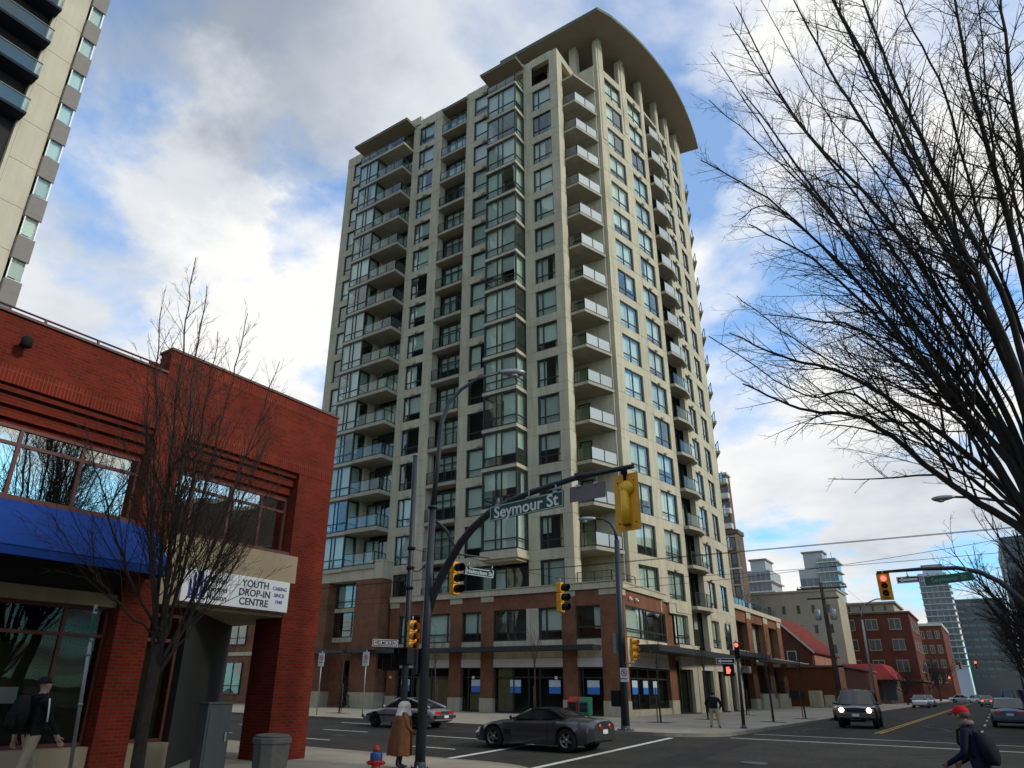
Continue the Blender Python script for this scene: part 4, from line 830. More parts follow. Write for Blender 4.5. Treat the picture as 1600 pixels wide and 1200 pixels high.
# the row on the right-hand side of the street (mostly outside the picture; it shades the street); the unseen near corner block is added to shade the brick building
rowdefs = [(9.5, 30, -45, 12, 17, M_conc, 'unseen beige block added on the near right-hand corner to shade the brick building'), (9.5, 30, 33, 62, 15, M_brbrick, 'brown brick row building standing along the right-hand pavement'), (9.5, 34, 64, 108, 19, M_conc, 'beige row building second along the right-hand pavement'), (9.0, 34, 112, 190, 13, M_redb2, 'red brick row building farthest along the right-hand pavement')]
for (x0, x1, y0, y1, z1, m, lab) in rowdefs:
    t = simple_block('row_building', lab, x0, x1, y0, y1, z1, m)
    for j in range(int(z1/3.4)):
        for i in range(int((y1-y0)/4)):
            b = MB(); y = y0+2+i*4; b.box(x0-.05, x0+.1, y-1.1, y+1.1, 1.2+3.4*j, 3.0+3.4*j); mk('window', b, M_dglass, t)
    b = MB(); b.box(x0-.25, x1, y0-.1, y1+.1, z1, z1+.4); mk('cornice', b, M_pale, t)
# ------------------------------------------------------------------ poles, signals, signs
M_red_on = mat('red_lamp_lit', (0.9, 0.05, 0.04), 0.4, emit=(1.0, 0.05, 0.04), estr=6.0)
M_lens_off = mat('dark_lens', (0.03, 0.02, 0.015), 0.3)
M_green_on = mat('green_lamp_lit', (0.02, 0.5, 0.35), 0.4, emit=(0.03, 0.75, 0.5), estr=1.2)
M_navyp = mat('dark_blue_pole_paint', (0.016, 0.022, 0.030), 0.5, var=.2, vscale=2)
M_woodp = mat('weathered_pole_wood', (0.07, 0.055, 0.042), 0.9, var=.25, vscale=2, streak=.25)
def put(t, loc, rz=0.0, ry=0.0): t.location = loc; t.rotation_euler = (0, ry, rz); return t
def signal(label, loc, face, lit=None, visor=None, plate=False, sc=1.0, group='traffic signals at the crossing'):
    # local frame: lenses look along +x
    t = thing('traffic_signal', label, 'traffic light', (0,0,0), group)
    b = MB()
    for k in range(3):
        z = .36*(k-1)*-1; b.box(-.20, 0, -.165, .165, z-.172, z+.172)
    b.box(-.19, -.01, -.12, .12, .53, .58); mk('housing', b, M_yellow, t, bevel=.02)
    for k in range(3):
        z = .36*(1-k); ring = []; n = 11; b = MB()
        for L_ in (0.0, .26):
            ring.append([(L_*(1-.35*max(0, -sin(a)))+.002, .15*cos(a), z+.15*sin(a)) for a in [radians(-40+260*i/(n-1)) for i in range(n)]])
        inner = [[(x, y*.93, z+(zz-z)*.93) for x, y, zz in r] for r in ring]
        b.loft(ring, closed=False, caps=False); b.loft(inner, closed=False, caps=False)
        v = mk('visor', b, visor or M_blackflat, t)
        on = (lit == k); b = MB(); i0 = len(b.v); b.lathe([(.13, 0), (.12, .02), (.06, .035), (.005, .04)], 14); b.xf(Matrix.Translation((0,0,z)) @ Matrix.Rotation(radians(90), 4, 'Y'))
        mk('lens', b, (M_red_on if k == 0 else M_green_on) if on else M_lens_off, t)
    b = MB(); b.cyl((-.1,0,.58), (-.1,0,.74), .03, n=8); mk('hanger', b, M_galv, t)
    if plate: b = MB(); b.box(-.205, -.202, -.29, .29, -.66, .66); mk('backboard', b, M_yellow, t)
    t.scale = (sc, sc, sc); put(t, loc, math.atan2(face[1], face[0])); return t
def pole(name, label, base, path, rads, mat_, parts=(), cat='pole', group=None, flange=True):
    t = thing(name, label, cat, base, group); b = MB(); b.tube(path, rads, 12); mk('shaft', b, mat_, t)
    if flange:
        b = MB(); b.lathe([(rads[0]*2.0, 0), (rads[0]*2.0, .03), (rads[0]*1.15, .05), (rads[0]*1.1, .16), (rads[0]*1.02, .17)], 14, base); mk('base_plate', b, mat_, t)
        for k in range(4):
            b = MB(); a = k*pi/2+.4; b.cyl((base[0]+rads[0]*1.6*cos(a), base[1]+rads[0]*1.6*sin(a), base[2]+.03), (base[0]+rads[0]*1.6*cos(a), base[1]+rads[0]*1.6*sin(a), base[2]+.09), .02, n=6); mk('anchor_bolt', b, M_galv, t)
    return t
def luminaire(t, p, d, mat_=None):
    d = Vector(d).normalized(); b = MB(); q = Vector(p); s_ = d.cross(Vector((0,0,1))).normalized(); rings = []
    for f, w, h0, h1 in ((0,.05,-.05,.05),(.10,.09,-.07,.08),(.30,.15,-.12,.10),(.52,.17,-.15,.09),(.68,.12,-.10,.06),(.76,.03,-.03,.02)):
        c_ = q+d*f; rings.append([tuple(c_+s_*w*cos(a)+Vector((0,0,(h1 if sin(a) > 0 else -h0)*sin(a)))) for a in [2*pi*i/12 for i in range(12)]])
    b.loft(rings); lm = mk('luminaire', b, mat_ or M_galv, t, fix=True)
    b = MB(); b.lathe([(.005,-.07),(.10,-.05),(.13,0)], 12, tuple(q+d*.46+Vector((0,0,-.10)))); mk('lamp_glass', b, M_frost, lm)
K = .925
def ks(p): return (p[0]*K, p[1]*K, CAMZ+(p[2]-CAMZ)*K)
BX, BY, GN = -11.45, 13.86, -.17
# B: tall davit lamp pole with the big mast arm
t = pole('signal_pole', 'dark davit pole carrying the long mast arm with the big green street sign', (BX, BY, GN),
         [(BX,BY,GN), (BX+.02,BY,3.0), (BX+.05,BY+.01,6.05)], [.125,.108,.09], M_navyp, cat='signal pole')
b = MB(); b.tube([(BX+.05,BY,6.0),(-11.30,13.9,7.4),(-11.24,13.93,8.5),(-11.12,14.03,9.05),(-10.86,14.25,9.5),(-10.45,14.5,9.85),(-9.95,14.9,10.06)], [.07,.062,.058,.054,.05,.046,.042], 10); arm_l = mk('lamp_arm', b, M_navyp, t); luminaire(t, (-9.97,14.88,10.06), (.8,.55,.02))
b = MB(); b.lathe([(.13,0),(.13,.06)], 14, (BX+.05,BY+.01,6.03)); mk('collar', b, M_navyp, t)
AP = [ks(p) for p in ((-12.40,15.07,3.5),(-12.22,15.05,3.96),(-11.9,14.99,4.44),(-11.5,14.92,4.92),(-11.16,14.84,5.26),(-10.65,14.74,5.62),(-10.08,14.63,5.90),(-9.3,14.48,6.08),(-8.61,14.33,6.17),(-7.1,14.03,6.27),(-5.62,13.74,6.20))]
b = MB(); b.tube(AP, [.11,.11,.108,.105,.10,.095,.09,.08,.072,.06,.05], 12); mk('mast_arm', b, M_navyp, t)
for p in AP[7:10:2]: b = MB(); b.lathe([(.12,-.06),(.12,.06)], 12, p); mk('clamp', b, M_navyp, t)
b = MB(); b.box(BX-.22,BX-.1,BY-.16,BY+.1,1.9,2.5); mk('control_box', b, M_navyp, t, bevel=.02)
# A: plain pole behind it
AX, AY = -14.08, 16.2
t = pole('steel_pole', 'plain dark straight pole standing just behind the davit pole', (AX, AY, GN), [(AX,AY,GN),(AX-.02,AY,4),(AX-.05,AY-.01,8.62)], [.10,.09,.078], M_navyp)
b = MB(); b.lathe([(.085,0),(.075,.05),(.02,.07)], 12, (AX-.05,AY-.01,8.6)); mk('cap', b, M_navyp, t)
for z in (5.0, 5.6, 4.4): b = MB(); b.lathe([(.115,-.05),(.115,.05)], 12, (AX-.03,AY,z)); b.cyl((AX,AY,z),(AX+.22,AY-.1,z-.02),.025,n=6); mk('band', b, M_blackflat, t)
# street name signs on the arm
armdir = Vector((6.5,-1.3,0)).normalized(); nrm = Vector((-armdir.y, armdir.x, 0))*-1
def sign_on(name, label, tl, tr, h, m, text=None, size=.3, back=None, border=None, cat='sign', group=None, textmat=None, thick=.012, xscale=1.0, dx=0, hang=None):
    A, B_ = Vector(tl), Vector(tr); u = (B_-A); L_ = u.length; u.normalize(); n = Vector((u.y, -u.x, 0)).normalized()
    t = thing(name, label, cat, tuple((A+B_)/2 - Vector((0,0,h))), group); dn = n.cross(u)*-1
    dn = u.cross(n); dn = -dn if dn.z > 0 else dn
    b = MB(); P = [A, B_, B_+dn*h, A+dn*h]
    b.hexa([tuple(P[3]-n*thick),tuple(P[2]-n*thick),tuple(P[2]),tuple(P[3]),tuple(P[0]-n*thick),tuple(P[1]-n*thick),tuple(P[1]),tuple(P[0])]); pl_ = mk('plate', b, m, t, fix=True)
    Mx = Matrix(((u.x,-dn.x,n.x,0),(u.y,-dn.y,n.y,0),(u.z,-dn.z,n.z,0),(0,0,0,1)))
    def tm(off, e=.004): c_ = (A+B_)/2+dn*h/2+u*off[0]-dn*off[1]+n*e; return Matrix.Translation(c_) @ Mx
    if border:
        b = MB(); w = .022
        for x0,x1,y0,y1 in ((-L_/2+.015,L_/2-.015,h/2-.015-w,h/2-.015),(-L_/2+.015,L_/2-.015,-h/2+.015,-h/2+.015+w),(-L_/2+.015,-L_/2+.015+w,-h/2+.015+w,h/2-.015-w),(L_/2-.015-w,L_/2-.015,-h/2+.015+w,h/2-.015-w)): b.box(x0,x1,y0,y1,.001,.003)
        b.xf(tm((0,0),0)); mk('border', b, border, pl_)
    if text: text_mesh('lettering', text, size, textmat or M_white, pl_, tm((dx,-.02*size)), extrude=.002, xscale=xscale)
    if hang:
        for hp in hang: b = MB(); p = A+u*L_*hp; b.tube([tuple(p-n*.02),tuple(p-n*.02-dn*.16)], .018, 6); b.box(p.x-.05,p.x+.05,p.y-.03,p.y+.03,p.z-.03,p.z+.02); mk('hanger', b, M_galv, t)
    return t, tm
sign_on('street_sign', 'large green Seymour St sign hanging from the long mast arm', ks((-9.93,14.42,6.0)), ks((-7.48,13.92,5.98)), .37, M_green, 'Seymour St', .385, border=mat('pale_edge',(0.35,0.45,0.42),.5), hang=(.12,.55,.9), group='green street name signs', xscale=1.12)
sign_on('blank_sign', 'grey back of a sign beside the big green street sign', ks((-7.40,14.09,6.06)), ks((-6.38,13.89,6.02)), .34, M_sgrey, hang=(.25,.75))
# yellow signal seen from behind at the arm tip
t = thing('traffic_signal', 'yellow signal seen from behind at the tip of the long mast arm', 'traffic light', (0,0,0), 'traffic signals at the crossing')
b = MB(); b.box(-.30,.30,-.008,.008,-.62,.62); mk('backboard', b, M_yellow, t)
b = MB(); b.tube([(0,-.07,-.50),(0,-.07,.22)], .095, 14); b.box(-.09,.09,-.07,-.009,-.50,.2); mk('housing', b, mat('bright_yellow_paint',(0.80,0.48,0.02),.4), t)
b = MB(); i0 = 0; b.lathe([(.01,-.13),(.10,-.12),(.16,-.06),(.17,0)], 16); b.xf(Matrix.Translation((.03,-.01,.30)) @ Matrix.Rotation(radians(90),4,'X') @ Matrix.Scale(-1,4,(0,0,1))); mk('rear_dome', b, MATS['bright_yellow_paint'], t, fix=True)
b = MB(); b.cyl((0,-.04,.40),(0,-.04,.78),.03,n=8); b.lathe([(.07,0),(.07,.08)],10,(0,-.04,.62)); mk('hanger', b, M_blackflat, t)
for sx in (-.2,.2):
    for sz in (-.45,.45): b = MB(); b.cyl((sx,-.02,sz),(sx,-.008,sz),.018,n=6); mk('bolt', b, M_blackflat, t)
put(t, (-5.43,12.82,5.16), math.atan2(-1.3,6.5)+.05); t.scale = (.96,1,.95)
signal('yellow signal with black visors hanging left of the small green street sign', (-14.5,19.1,5.08), (.93,-.1), group='traffic signals at the crossing')
sign_on('street_sign', 'small green Helmcken St sign beside the hanging yellow signal', (-14.27,19.3,5.50), (-13.45,19.86,5.36), .27, M_green, 'Helmcken St', .185, border=M_white, hang=(.1,.9), group='green street name signs', xscale=.95)
t = thing('span_arm', 'thin dark arm reaching from the davit pole over the cross street', 'mast arm', (BX,BY,4.9)); b = MB(); b.tube([(BX+.05,BY+.05,5.75),(-12.6,16.0,5.98),(-14.5,19.15,5.92),(-13.6,19.8,5.80)], [.05,.045,.035,.02], 8); mk('tube', b, M_navyp, t); b = MB(); b.cyl((-14.42,19.1,5.92),(-14.42,19.1,5.75),.02,n=6); mk('drop', b, M_navyp, t)
signal('yellow signal hanging alone in mid span before the podium', (-12.9,23.7,4.83), (.98,.05))
signal('yellow signal with yellow visors on the plain pole beside the davit pole', (AX+.33,AY-.12,2.98), (.9,-.35), visor=M_yellow, sc=.78)
sign_on('street_sign', 'small black and white Helmcken blade on the plain pole', (-14.75,15.45,2.90), (-14.12,15.85,2.88), .20, M_white, 'HELMCKEN', .135, textmat=M_blackflat, border=M_blackflat, xscale=.9)
for k, (p, lab) in enumerate((((AX-.25,AY-.35,2.28), 'black pedestrian signal box left of the plain pole'), ((AX+.30,AY-.30,2.42), 'black pedestrian signal box right of the plain pole'))):
    t = thing('pedestrian_signal', lab, 'pedestrian signal', p, 'pedestrian signal boxes'); b = MB(); b.box(p[0]-.23,p[0]+.23,p[1]-.12,p[1]+.12,p[2]-.24,p[2]+.22); mk('housing', b, M_blackflat, t, bevel=.02); b = MB(); b.box(p[0]-.26,p[0]+.26,p[1]-.30,p[1]-.12,p[2]+.20,p[2]+.235); b.box(p[0]-.26,p[0]-.235,p[1]-.3,p[1]-.12,p[2]-.2,p[2]+.2); b.box(p[0]+.235,p[0]+.26,p[1]-.3,p[1]-.12,p[2]-.2,p[2]+.2); mk('hood', b, M_blackflat, t)
# far corner lamp pole
FX, FY = -12.32, 27.45
t = pole('lamp_pole', 'dark lamp pole with curved arm on the far corner before the podium', (FX,FY,.13), [(FX,FY,.13),(FX+.05,FY,4),(FX+.10,FY,7.6)], [.17,.15,.11], M_navyp, cat='street lamp')
b = MB(); b.tube([(FX+.10,FY,7.55),(FX+.06,FY-.02,8.0),(FX-.12,FY-.08,8.35),(FX-.4,FY-.2,8.55),(FX-.75,FY-.33,8.58)], [.08,.07,.06,.05,.045], 8); mk('lamp_arm', b, M_navyp, t); luminaire(t, (FX-.7,FY-.31,8.58), (-.9,-.42,0))
b = MB(); b.box(FX-.5,FX-.12,FY-.15,FY+.15,.98,1.58); mk('control_box', b, M_blackflat, t, bevel=.03)
b = MB(); b.box(FX-.28,FX-.15,FY-.12,FY+.1,3.0,3.75); mk('service_box', b, M_galv, t)
signal('yellow signal strapped to the far corner lamp pole', (FX+.62,FY-.05,3.12), (.95,-.2), visor=M_yellow, sc=.74)
t = thing('signal_bracket', 'yellow bracket pipe holding the signal on the far lamp pole', 'bracket', (FX,FY,3)); b = MB(); b.tube([(FX+.1,FY,3.62),(FX+.5,FY-.05,3.62)], .035, 8); b.tube([(FX+.1,FY,2.62),(FX+.35,FY-.04,2.60),(FX+.55,FY-.05,2.66)], .035, 8); mk('pipe', b, M_yellow, t)
def noparking(label, c, w=.34, h=.52, face=(0,-1)):
    n = Vector((face[0],face[1],0)).normalized(); u = Vector((-n.y,n.x,0)); A = Vector(c)-u*w/2; B_ = Vector(c)+u*w/2
    t, tm = sign_on('parking_sign', label, tuple(A), tuple(B_), h, M_white, cat='sign', group='small white parking signs', border=M_blackflat if False else None)
    pl_ = t.children[0]; b = MB(); n_ = 20; R0, R1 = .105, .135
    for i in range(n_):
        a0, a1 = 2*pi*i/n_, 2*pi*(i+1)/n_; b.poly([(R0*cos(a0),R0*sin(a0),.003),(R1*cos(a0),R1*sin(a0),.003),(R1*cos(a1),R1*sin(a1),.003),(R0*cos(a1),R0*sin(a1),.003)])
    b.hexa([(-.09,.07,.002),(-.07,.09,.002),(.09,-.07,.002),(.07,-.09,.002),(-.09,.07,.004),(-.07,.09,.004),(.09,-.07,.004),(.07,-.09,.004)]); b.xf(tm((0,.08),0)); mk('prohibition_ring', b, mat('sign_red',(.5,.02,.03),.5), pl_)
    text_mesh('letter', 'P', .17, M_blackflat, pl_, tm((0,.075),.002), extrude=.001); b = MB(); b.box(-.1,.1,-.16,-.13,.001,.003); b.poly([(-.15,-.145,.003),(-.1,-.19,.003),(-.1,-.10,.003)]); b.xf(tm((0,0),0)); mk('arrow', b, M_blackflat, pl_); return t
noparking('white no parking sign on the far corner lamp pole', (FX+.16,FY-.2,2.42))
# pedestrian signal pole on the far corner
PX, PY = -9.32, 33.0
t = pole('signal_pole', 'slim black pole with two red pedestrian lights on the far kerb', (PX,PY,.13), [(PX,PY,.13),(PX+.08,PY,3.1)], [.075,.06], M_black, cat='signal pole')
t2 = signal('small black signal lit red on top of the slim pole', (PX+.10,PY-.05,3.30), (.25,-.97), lit=0, sc=.62)
for o in t2.children:
    if o.name.startswith('housing'): o.data.materials[0] = M_blackflat
t = thing('pedestrian_signal', 'lit red hand pedestrian signal left of the slim pole', 'pedestrian signal', (PX-.36,PY-.1,2.25), 'pedestrian signal boxes'); b = MB(); b.box(PX-.60,PX-.14,PY-.1,PY+.1,2.22,2.72); mk('housing', b, M_blackflat, t, bevel=.02)
b = MB(); b.box(PX-.44,PX-.30,PY-.112,PY-.104,2.33,2.48)
for k in range(4): b.box(PX-.44+k*.037,PX-.415+k*.037,PY-.112,PY-.104,2.485,2.60)
b.box(PX-.295,PX-.26,PY-.112,PY-.104,2.40,2.52); mk('hand_symbol', b, M_red_on, t)
tt, tm = sign_on('oneway_sign', 'black one way arrow sign on the slim pedestrian pole', (PX-.85,PY-.2,2.98), (PX+.02,PY-.2,2.98), .27, M_blackflat, cat='sign', border=M_white)
b = MB(); b.box(-.22,.30,-.03,.03,.001,.004); b.poly([(-.36,0,.004),(-.2,-.08,.004),(-.2,.08,.004)]); b.xf(tm((0,0),0)); mk('arrow', b, M_white, tt.children[0])
# right mast arm over the receding street, lamp above it
RX, RY = 2.45, 31.0
t = pole('signal_pole', 'dark pole on the right carrying the far mast arm and a lamp', (RX,RY,.13), [(RX,RY,.13),(RX,RY,4.5),(RX-.02,RY,7.2)], [.17,.15,.11], M_navyp, cat='signal pole')
b = MB(); b.tube([(RX,RY,3.0),(1.85,31,3.9),(1.3,30.98,4.75),(.85,30.98,5.35),(.35,30.97,5.72),(-.3,30.95,5.93),(-1.4,30.92,5.98),(-2.95,30.88,5.96)], [.12,.11,.1,.095,.09,.08,.07,.05], 10); mk('mast_arm', b, M_navyp, t)
b = MB(); b.tube([(RX-.02,RY,7.1),(2.2,31,7.7),(1.6,31,8.2),(.8,31,8.45),(0.1,31,8.58)], [.08,.07,.06,.05,.045], 8); mk('lamp_arm', b, M_navyp, t); luminaire(t, (.15,31,8.58), (-1,0,.02))
signal('yellow signal showing red at the tip of the far right mast arm', (-2.75,30.75,5.42), (.08,-1), lit=0, visor=M_yellow, sc=.78, plate=True)
sign_on('street_sign', 'green Seymour St sign on the far right mast arm', (-1.42,30.8,5.66), (.10,30.8,5.76), .32, M_green, 'Seymour St', .24, border=None, hang=(.1,.9), group='green street name signs', textmat=mat('faded_letter',(.16,.30,.25),.6))
tt, tm = sign_on('oneway_sign', 'black one way arrow sign on the far right mast arm', (-2.32,30.8,5.72), (-1.55,30.8,5.73), .24, M_blackflat, border=M_white, hang=(.5,))
b = MB(); b.box(-.2,.3,-.04,.04,.001,.004); b.poly([(-.33,0,.004),(-.18,-.09,.004),(-.18,.09,.004)]); b.xf(tm((0,0),0)); mk('arrow', b, M_white, tt.children[0])
# far street lamp, far signals, utility pole
t = pole('street_lamp', 'slender grey davit street lamp far down the left kerb', (-9.6,78,.13), [(-9.6,78,.13),(-9.55,78,5),(-9.5,78,8.2)], [.13,.11,.09], M_galv, cat='street lamp'); b = MB(); b.tube([(-9.5,78,8.15),(-9.4,78,9.0),(-8.9,78,9.7),(-8.0,78,10.05),(-7.2,78,10.1)], .06, 8); mk('lamp_arm', b, M_galv, t); luminaire(t, (-7.3,78,10.1), (1,0,0))
for x, y, lab in ((-7.6,176,'tiny far signal lit red left of the road end'), (-2.2,150,'small far yellow signal lit red above the road end'), (-4.6,152,'small far yellow signal beside the lit one')):
    signal(lab, (x,y,6.2 if y < 160 else 4.2), (0,-1), lit=0 if 'red' in lab else None, visor=M_yellow, sc=1.15)
t = pole('signal_pole', 'far mast arm pole on the right holding distant signals', (3.6,152,.13), [(3.6,152,.13),(3.6,152,7.3)], [.16,.13], M_navyp, cat='signal pole'); b = MB(); b.tube([(3.6,152,6.6),(1,152,7.1),(-5.5,151,7.15)], [.1,.09,.05], 8); mk('mast_arm', b, M_navyp, t)
UX, UY = -10.2, 63
t = pole('utility_pole', 'wooden utility pole with crossarms and transformers near the red-roofed house', (UX,UY,.13), [(UX,UY,.13),(UX,UY,6),(UX,UY,10.0)], [.19,.17,.14], M_woodp, cat='utility pole', flange=False)
for z, w in ((9.5,1.9),(8.7,1.2)):
    b = MB(); b.box(UX-w,UX+w,UY-.2,UY-.09,z-.06,z+.06); mk('crossarm', b, M_woodp, t)
    for k in range(4): b = MB(); x = UX-w+.1+k*(2*w-.2)/3; b.lathe([(.03,0),(.05,.05),(.03,.1),(.05,.14),(.02,.18)], 8, (x,UY-.15,z+.06)); mk('insulator', b, M_galv, t)
for dx in (-.55,.6): b = MB(); b.lathe([(.22,0),(.24,.05),(.24,.75),(.2,.82),(.03,.86)], 14, (UX+dx,UY-.3,7.0)); mk('transformer', b, M_galv, t)
# overhead wires
def wire(label, a, b_, sag=.25, r=.009):
    A, B_ = Vector(a), Vector(b_); pts = [tuple(A+(B_-A)*i/16-Vector((0,0,sag*4*(i/16)*(1-i/16)))) for i in range(17)]
    m = MB(); m.tube(pts, r, 5); o = mk('overhead_wire', m, M_blackflat); tag(o, label, 'wire', 'overhead wires')
wire('upper trolley wire crossing along the cross street', (-60,22.2,6.0), (60,22.2,5.5), .1, .008)
wire('lower trolley wire crossing along the cross street', (-60,21.5,5.85), (60,21.5,5.35), .1, .008)
wire('wire running along the podium front to the far lamp pole', (-60,32.0,7.6), (FX,FY,5.9), .3)
wire('second wire running along the podium front below the first', (-60,31.0,7.2), (FX,FY,5.6), .3)
wire('wire from the far lamp pole across the receding street', (FX,FY,5.9), (RX+9,30,6.6), .25)
wire('wire from the far lamp pole to the right mast pole', (FX,FY,5.55), (RX,RY,7.0), .25)
wire('wire from the plain pole to the hanging signal', (AX,AY,5.6), (-14.4,19.0,5.85), .05)
wire('span wire from the hanging signal to the lone signal', (-14.4,19.1,5.9), (-12.9,23.7,5.55), .08)
wire('span wire from the lone signal to the far lamp pole', (-12.9,23.7,5.55), (FX,FY,6.1), .05)
wire('slack cable between the plain pole and the davit pole', (AX,AY,5.0), (BX,BY,4.7), .2, .016)
wire('upper service wire from utility pole down the street', (UX-1.5,UY,9.75), (-10,130,9.5), .6)
wire('lower service wire from utility pole down the street', (UX+1.5,UY,9.75), (-8.5,130,9.3), .6)
# ------------------------------------------------------------------ small street furniture
t = thing('sign_post', 'bare galvanised sign post in front of the blue awning shop', 'post', (-13.6,6.9,GN)); b = MB(); b.tube([(-13.6,6.93,GN),(-13.6,6.74,2.97)], .035, 8); mk('tube', b, M_galv, t)
for z in (2.82,2.35,2.1,1.25): b = MB(); y = 6.93-.19*(z-GN)/3.14; b.lathe([(.045,-.025),(.045,.025)], 10, (-13.6,y,z)); mk('clamp', b, M_galv, t)
b = MB(); b.box(-13.575,-13.565,6.72,6.80,2.35,2.9); mk('sign_edge', b, M_green, t)
# fluted concrete litter bin
t = thing('litter_bin', 'round fluted concrete litter bin beside the brick corner pier', 'litter bin', (-13.0,10.75,GN)); n = 10; rings = []
for r_, z in ((.34,0),(.36,.03),(.39,.62),(.42,.64),(.42,.74),(.39,.76)): rings.append([(-13.0+r_*cos(2*pi*i/n), 10.75+r_*sin(2*pi*i/n), GN+z) for i in range(n)])
M_binc = mat('bin_concrete',(0.11,0.105,0.10),.9,var=.2,vscale=5,fine=.15)
b = MB(); b.loft(rings, smooth=False); mk('body', b, M_binc, t, bevel=.015)
b = MB(); b.lathe([(.39,.762),(.34,.80),(.22,.815),(.21,.77),(.0001,.77)], 20, (-13.0,10.75,GN)); mk('lid', b, M_binc, t)
# grey cabinet
t = thing('utility_cabinet', 'tall grey utility cabinet in front of the dark entrance', 'cabinet', (-13.85,10.0,GN)); b = MB(); b.box(-14.0,-13.65,9.52,10.12,GN,1.22); mk('body', b, mat('cabinet_paint',(0.045,0.055,0.06),.6,var=.15,vscale=3,streak=.1), t, bevel=.015)
b = MB(); b.box(-14.02,-13.63,9.5,10.14,1.223,1.26); mk('roof', b, MATS['cabinet_paint'], t); b = MB(); b.box(-13.648,-13.635,9.57,10.07,-.02,1.13); d_ = mk('door', b, MATS['cabinet_paint'], t, bevel=.006); b = MB(); b.box(-13.634,-13.60,9.98,10.02,.5,.68); mk('handle', b, M_galv, d_)
# fire hydrant, red and blue
hx_, hy_ = -11.95, 12.9
t = thing('fire_hydrant', 'red fire hydrant with blue barrel top on the near corner', 'fire hydrant', (hx_,hy_,GN)); M_hr = mat('hydrant_red',(0.42,0.018,0.015),.45,var=.1); M_hb = mat('hydrant_blue',(0.02,0.07,0.22),.45,var=.1)
b = MB(); b.lathe([(.17,0),(.17,.03),(.12,.05),(.115,.22),(.15,.26),(.16,.34)], 16, (hx_,hy_,GN)); mk('barrel', b, M_hr, t)
b = MB(); b.lathe([(.162,.342),(.165,.36),(.165,.52),(.155,.56),(.10,.60)], 16, (hx_,hy_,GN)); mk('bonnet', b, M_hb, t)
b = MB(); b.lathe([(.10,.602),(.10,.66),(.085,.71),(.06,.74),(.05,.78),(.03,.79)], 12, (hx_,hy_,GN)); mk('cap', b, M_hr, t)
for a in (0, pi/2, pi): b = MB(); d_ = Vector((cos(a+.6),sin(a+.6),0)); p = Vector((hx_,hy_,GN+.26)); b.cyl(tuple(p+d_*.1),tuple(p+d_*.21),.07,n=12); b.cyl(tuple(p+d_*.21),tuple(p+d_*.25),.04,n=6); mk('outlet', b, M_hr, t)
t.scale = (.85,.85,.68)
# newspaper boxes by the podium
for (x, y, col, lab) in ((-17.45,32.9,(0.30,0.015,0.015),'red newspaper box on the far corner'), (-16.75,32.75,(0.012,0.14,0.07),'green newspaper box beside the red one')):
    t = thing('newspaper_box', lab, 'newspaper box', (x,y,.13), 'newspaper boxes'); m_ = mat('box_paint_%d'%int(col[0]*1000), col, .5, var=.1); b = MB(); b.box(x-.28,x+.28,y-.22,y+.22,.45,1.05); mk('body', b, m_, t, bevel=.02); b = MB(); b.hexa([(x-.28,y-.12,1.053),(x+.28,y-.12,1.053),(x+.28,y+.22,1.053),(x-.28,y+.22,1.053),(x-.28,y+.02,1.22),(x+.28,y+.02,1.22),(x+.28,y+.22,1.25),(x-.28,y+.22,1.25)]); mk('coin_head', b, m_, t); b = MB(); b.box(x-.2,x+.2,y-.23,y-.222,.58,.98); mk('window', b, M_carglass, t)
    for sx in (-.22,.22): b = MB(); b.box(x+sx-.03,x+sx+.03,y-.15,y+.15,.13,.45); mk('leg', b, m_, t)
# parking sign posts seen through the corner passage
for k, (x, y, lab, two) in enumerate(((-30.6,28.1,'thin post with small white sign seen through the corner passage',False), (-27.2,28.1,'thin post with no stopping sign seen beside the brick pier',True))):
    t = thing('sign_post', lab, 'post', (x,y,.13)); b = MB(); b.tube([(x,y,.13),(x,y,3.4)], .03, 8); mk('tube', b, M_galv, t)
    noparking(('white sign plate on thin post seen through the passage' if not two else 'white no stopping sign on post beside the brick pier'), (x,y-.05,3.3), .45, .7)
# leftover poster and low planting at the podium
rngp = random.Random(5)
M_leaf = mat('shrub_leaf', (0.045,0.075,0.03), .7, var=.3, vscale=8); M_conif = mat('dark_conifer', (0.018,0.030,0.016), .8, var=.3, vscale=8)
def shrub(name, label, c, h, r, m, n=500, cone=True, group=None):
    t = thing(name, label, 'shrub', c, group); b = MB()
    for i in range(n):
        u = rngp.random(); z = h*u; rr = r*((1-u)*.95+.08 if cone else sqrt(max(0.02,1-(2*u-1)**2)))*sqrt(rngp.random()); a = rngp.random()*2*pi; p = Vector((c[0]+rr*cos(a), c[1]+rr*sin(a), c[2]+.05+z)); s = .05+.06*rngp.random(); d = Vector((rngp.uniform(-1,1),rngp.uniform(-1,1),rngp.uniform(-.4,1))).normalized(); e_ = d.orthogonal().normalized()
        b.poly([tuple(p), tuple(p+d*s+e_*s*.4), tuple(p+d*s*2), tuple(p+d*s-e_*s*.4)])
    mk('foliage', b, m, t); b = MB(); b.cyl(c, (c[0],c[1],c[2]+h*.7), .04, .01, 6); mk('stem', b, M_woodp, t)
shrub('conical_shrub', 'dark conical evergreen beside the tower entrance', (-39.05,38.3,.13), 2.0, .45, M_conif, 700)
for k, (x, y) in enumerate(((-18.9,64),(-19.3,67.5),(-18.8,71),(-19.2,75),(-19,78))): shrub('terrace_shrub', 'leafy shrub on the podium terrace, number %s from the tower' % ('first','second','third','fourth','fifth')[k] if False else ['leafy terrace shrub nearest the tower on the podium','second leafy terrace shrub from the tower on the podium','middle leafy terrace shrub on the podium roof','fourth leafy terrace shrub from the tower on the podium','leafy terrace shrub at the far end of the podium'][k], (x,y,8.75), 2.0, .7, M_leaf, 260, False, 'shrubs on the podium terrace')
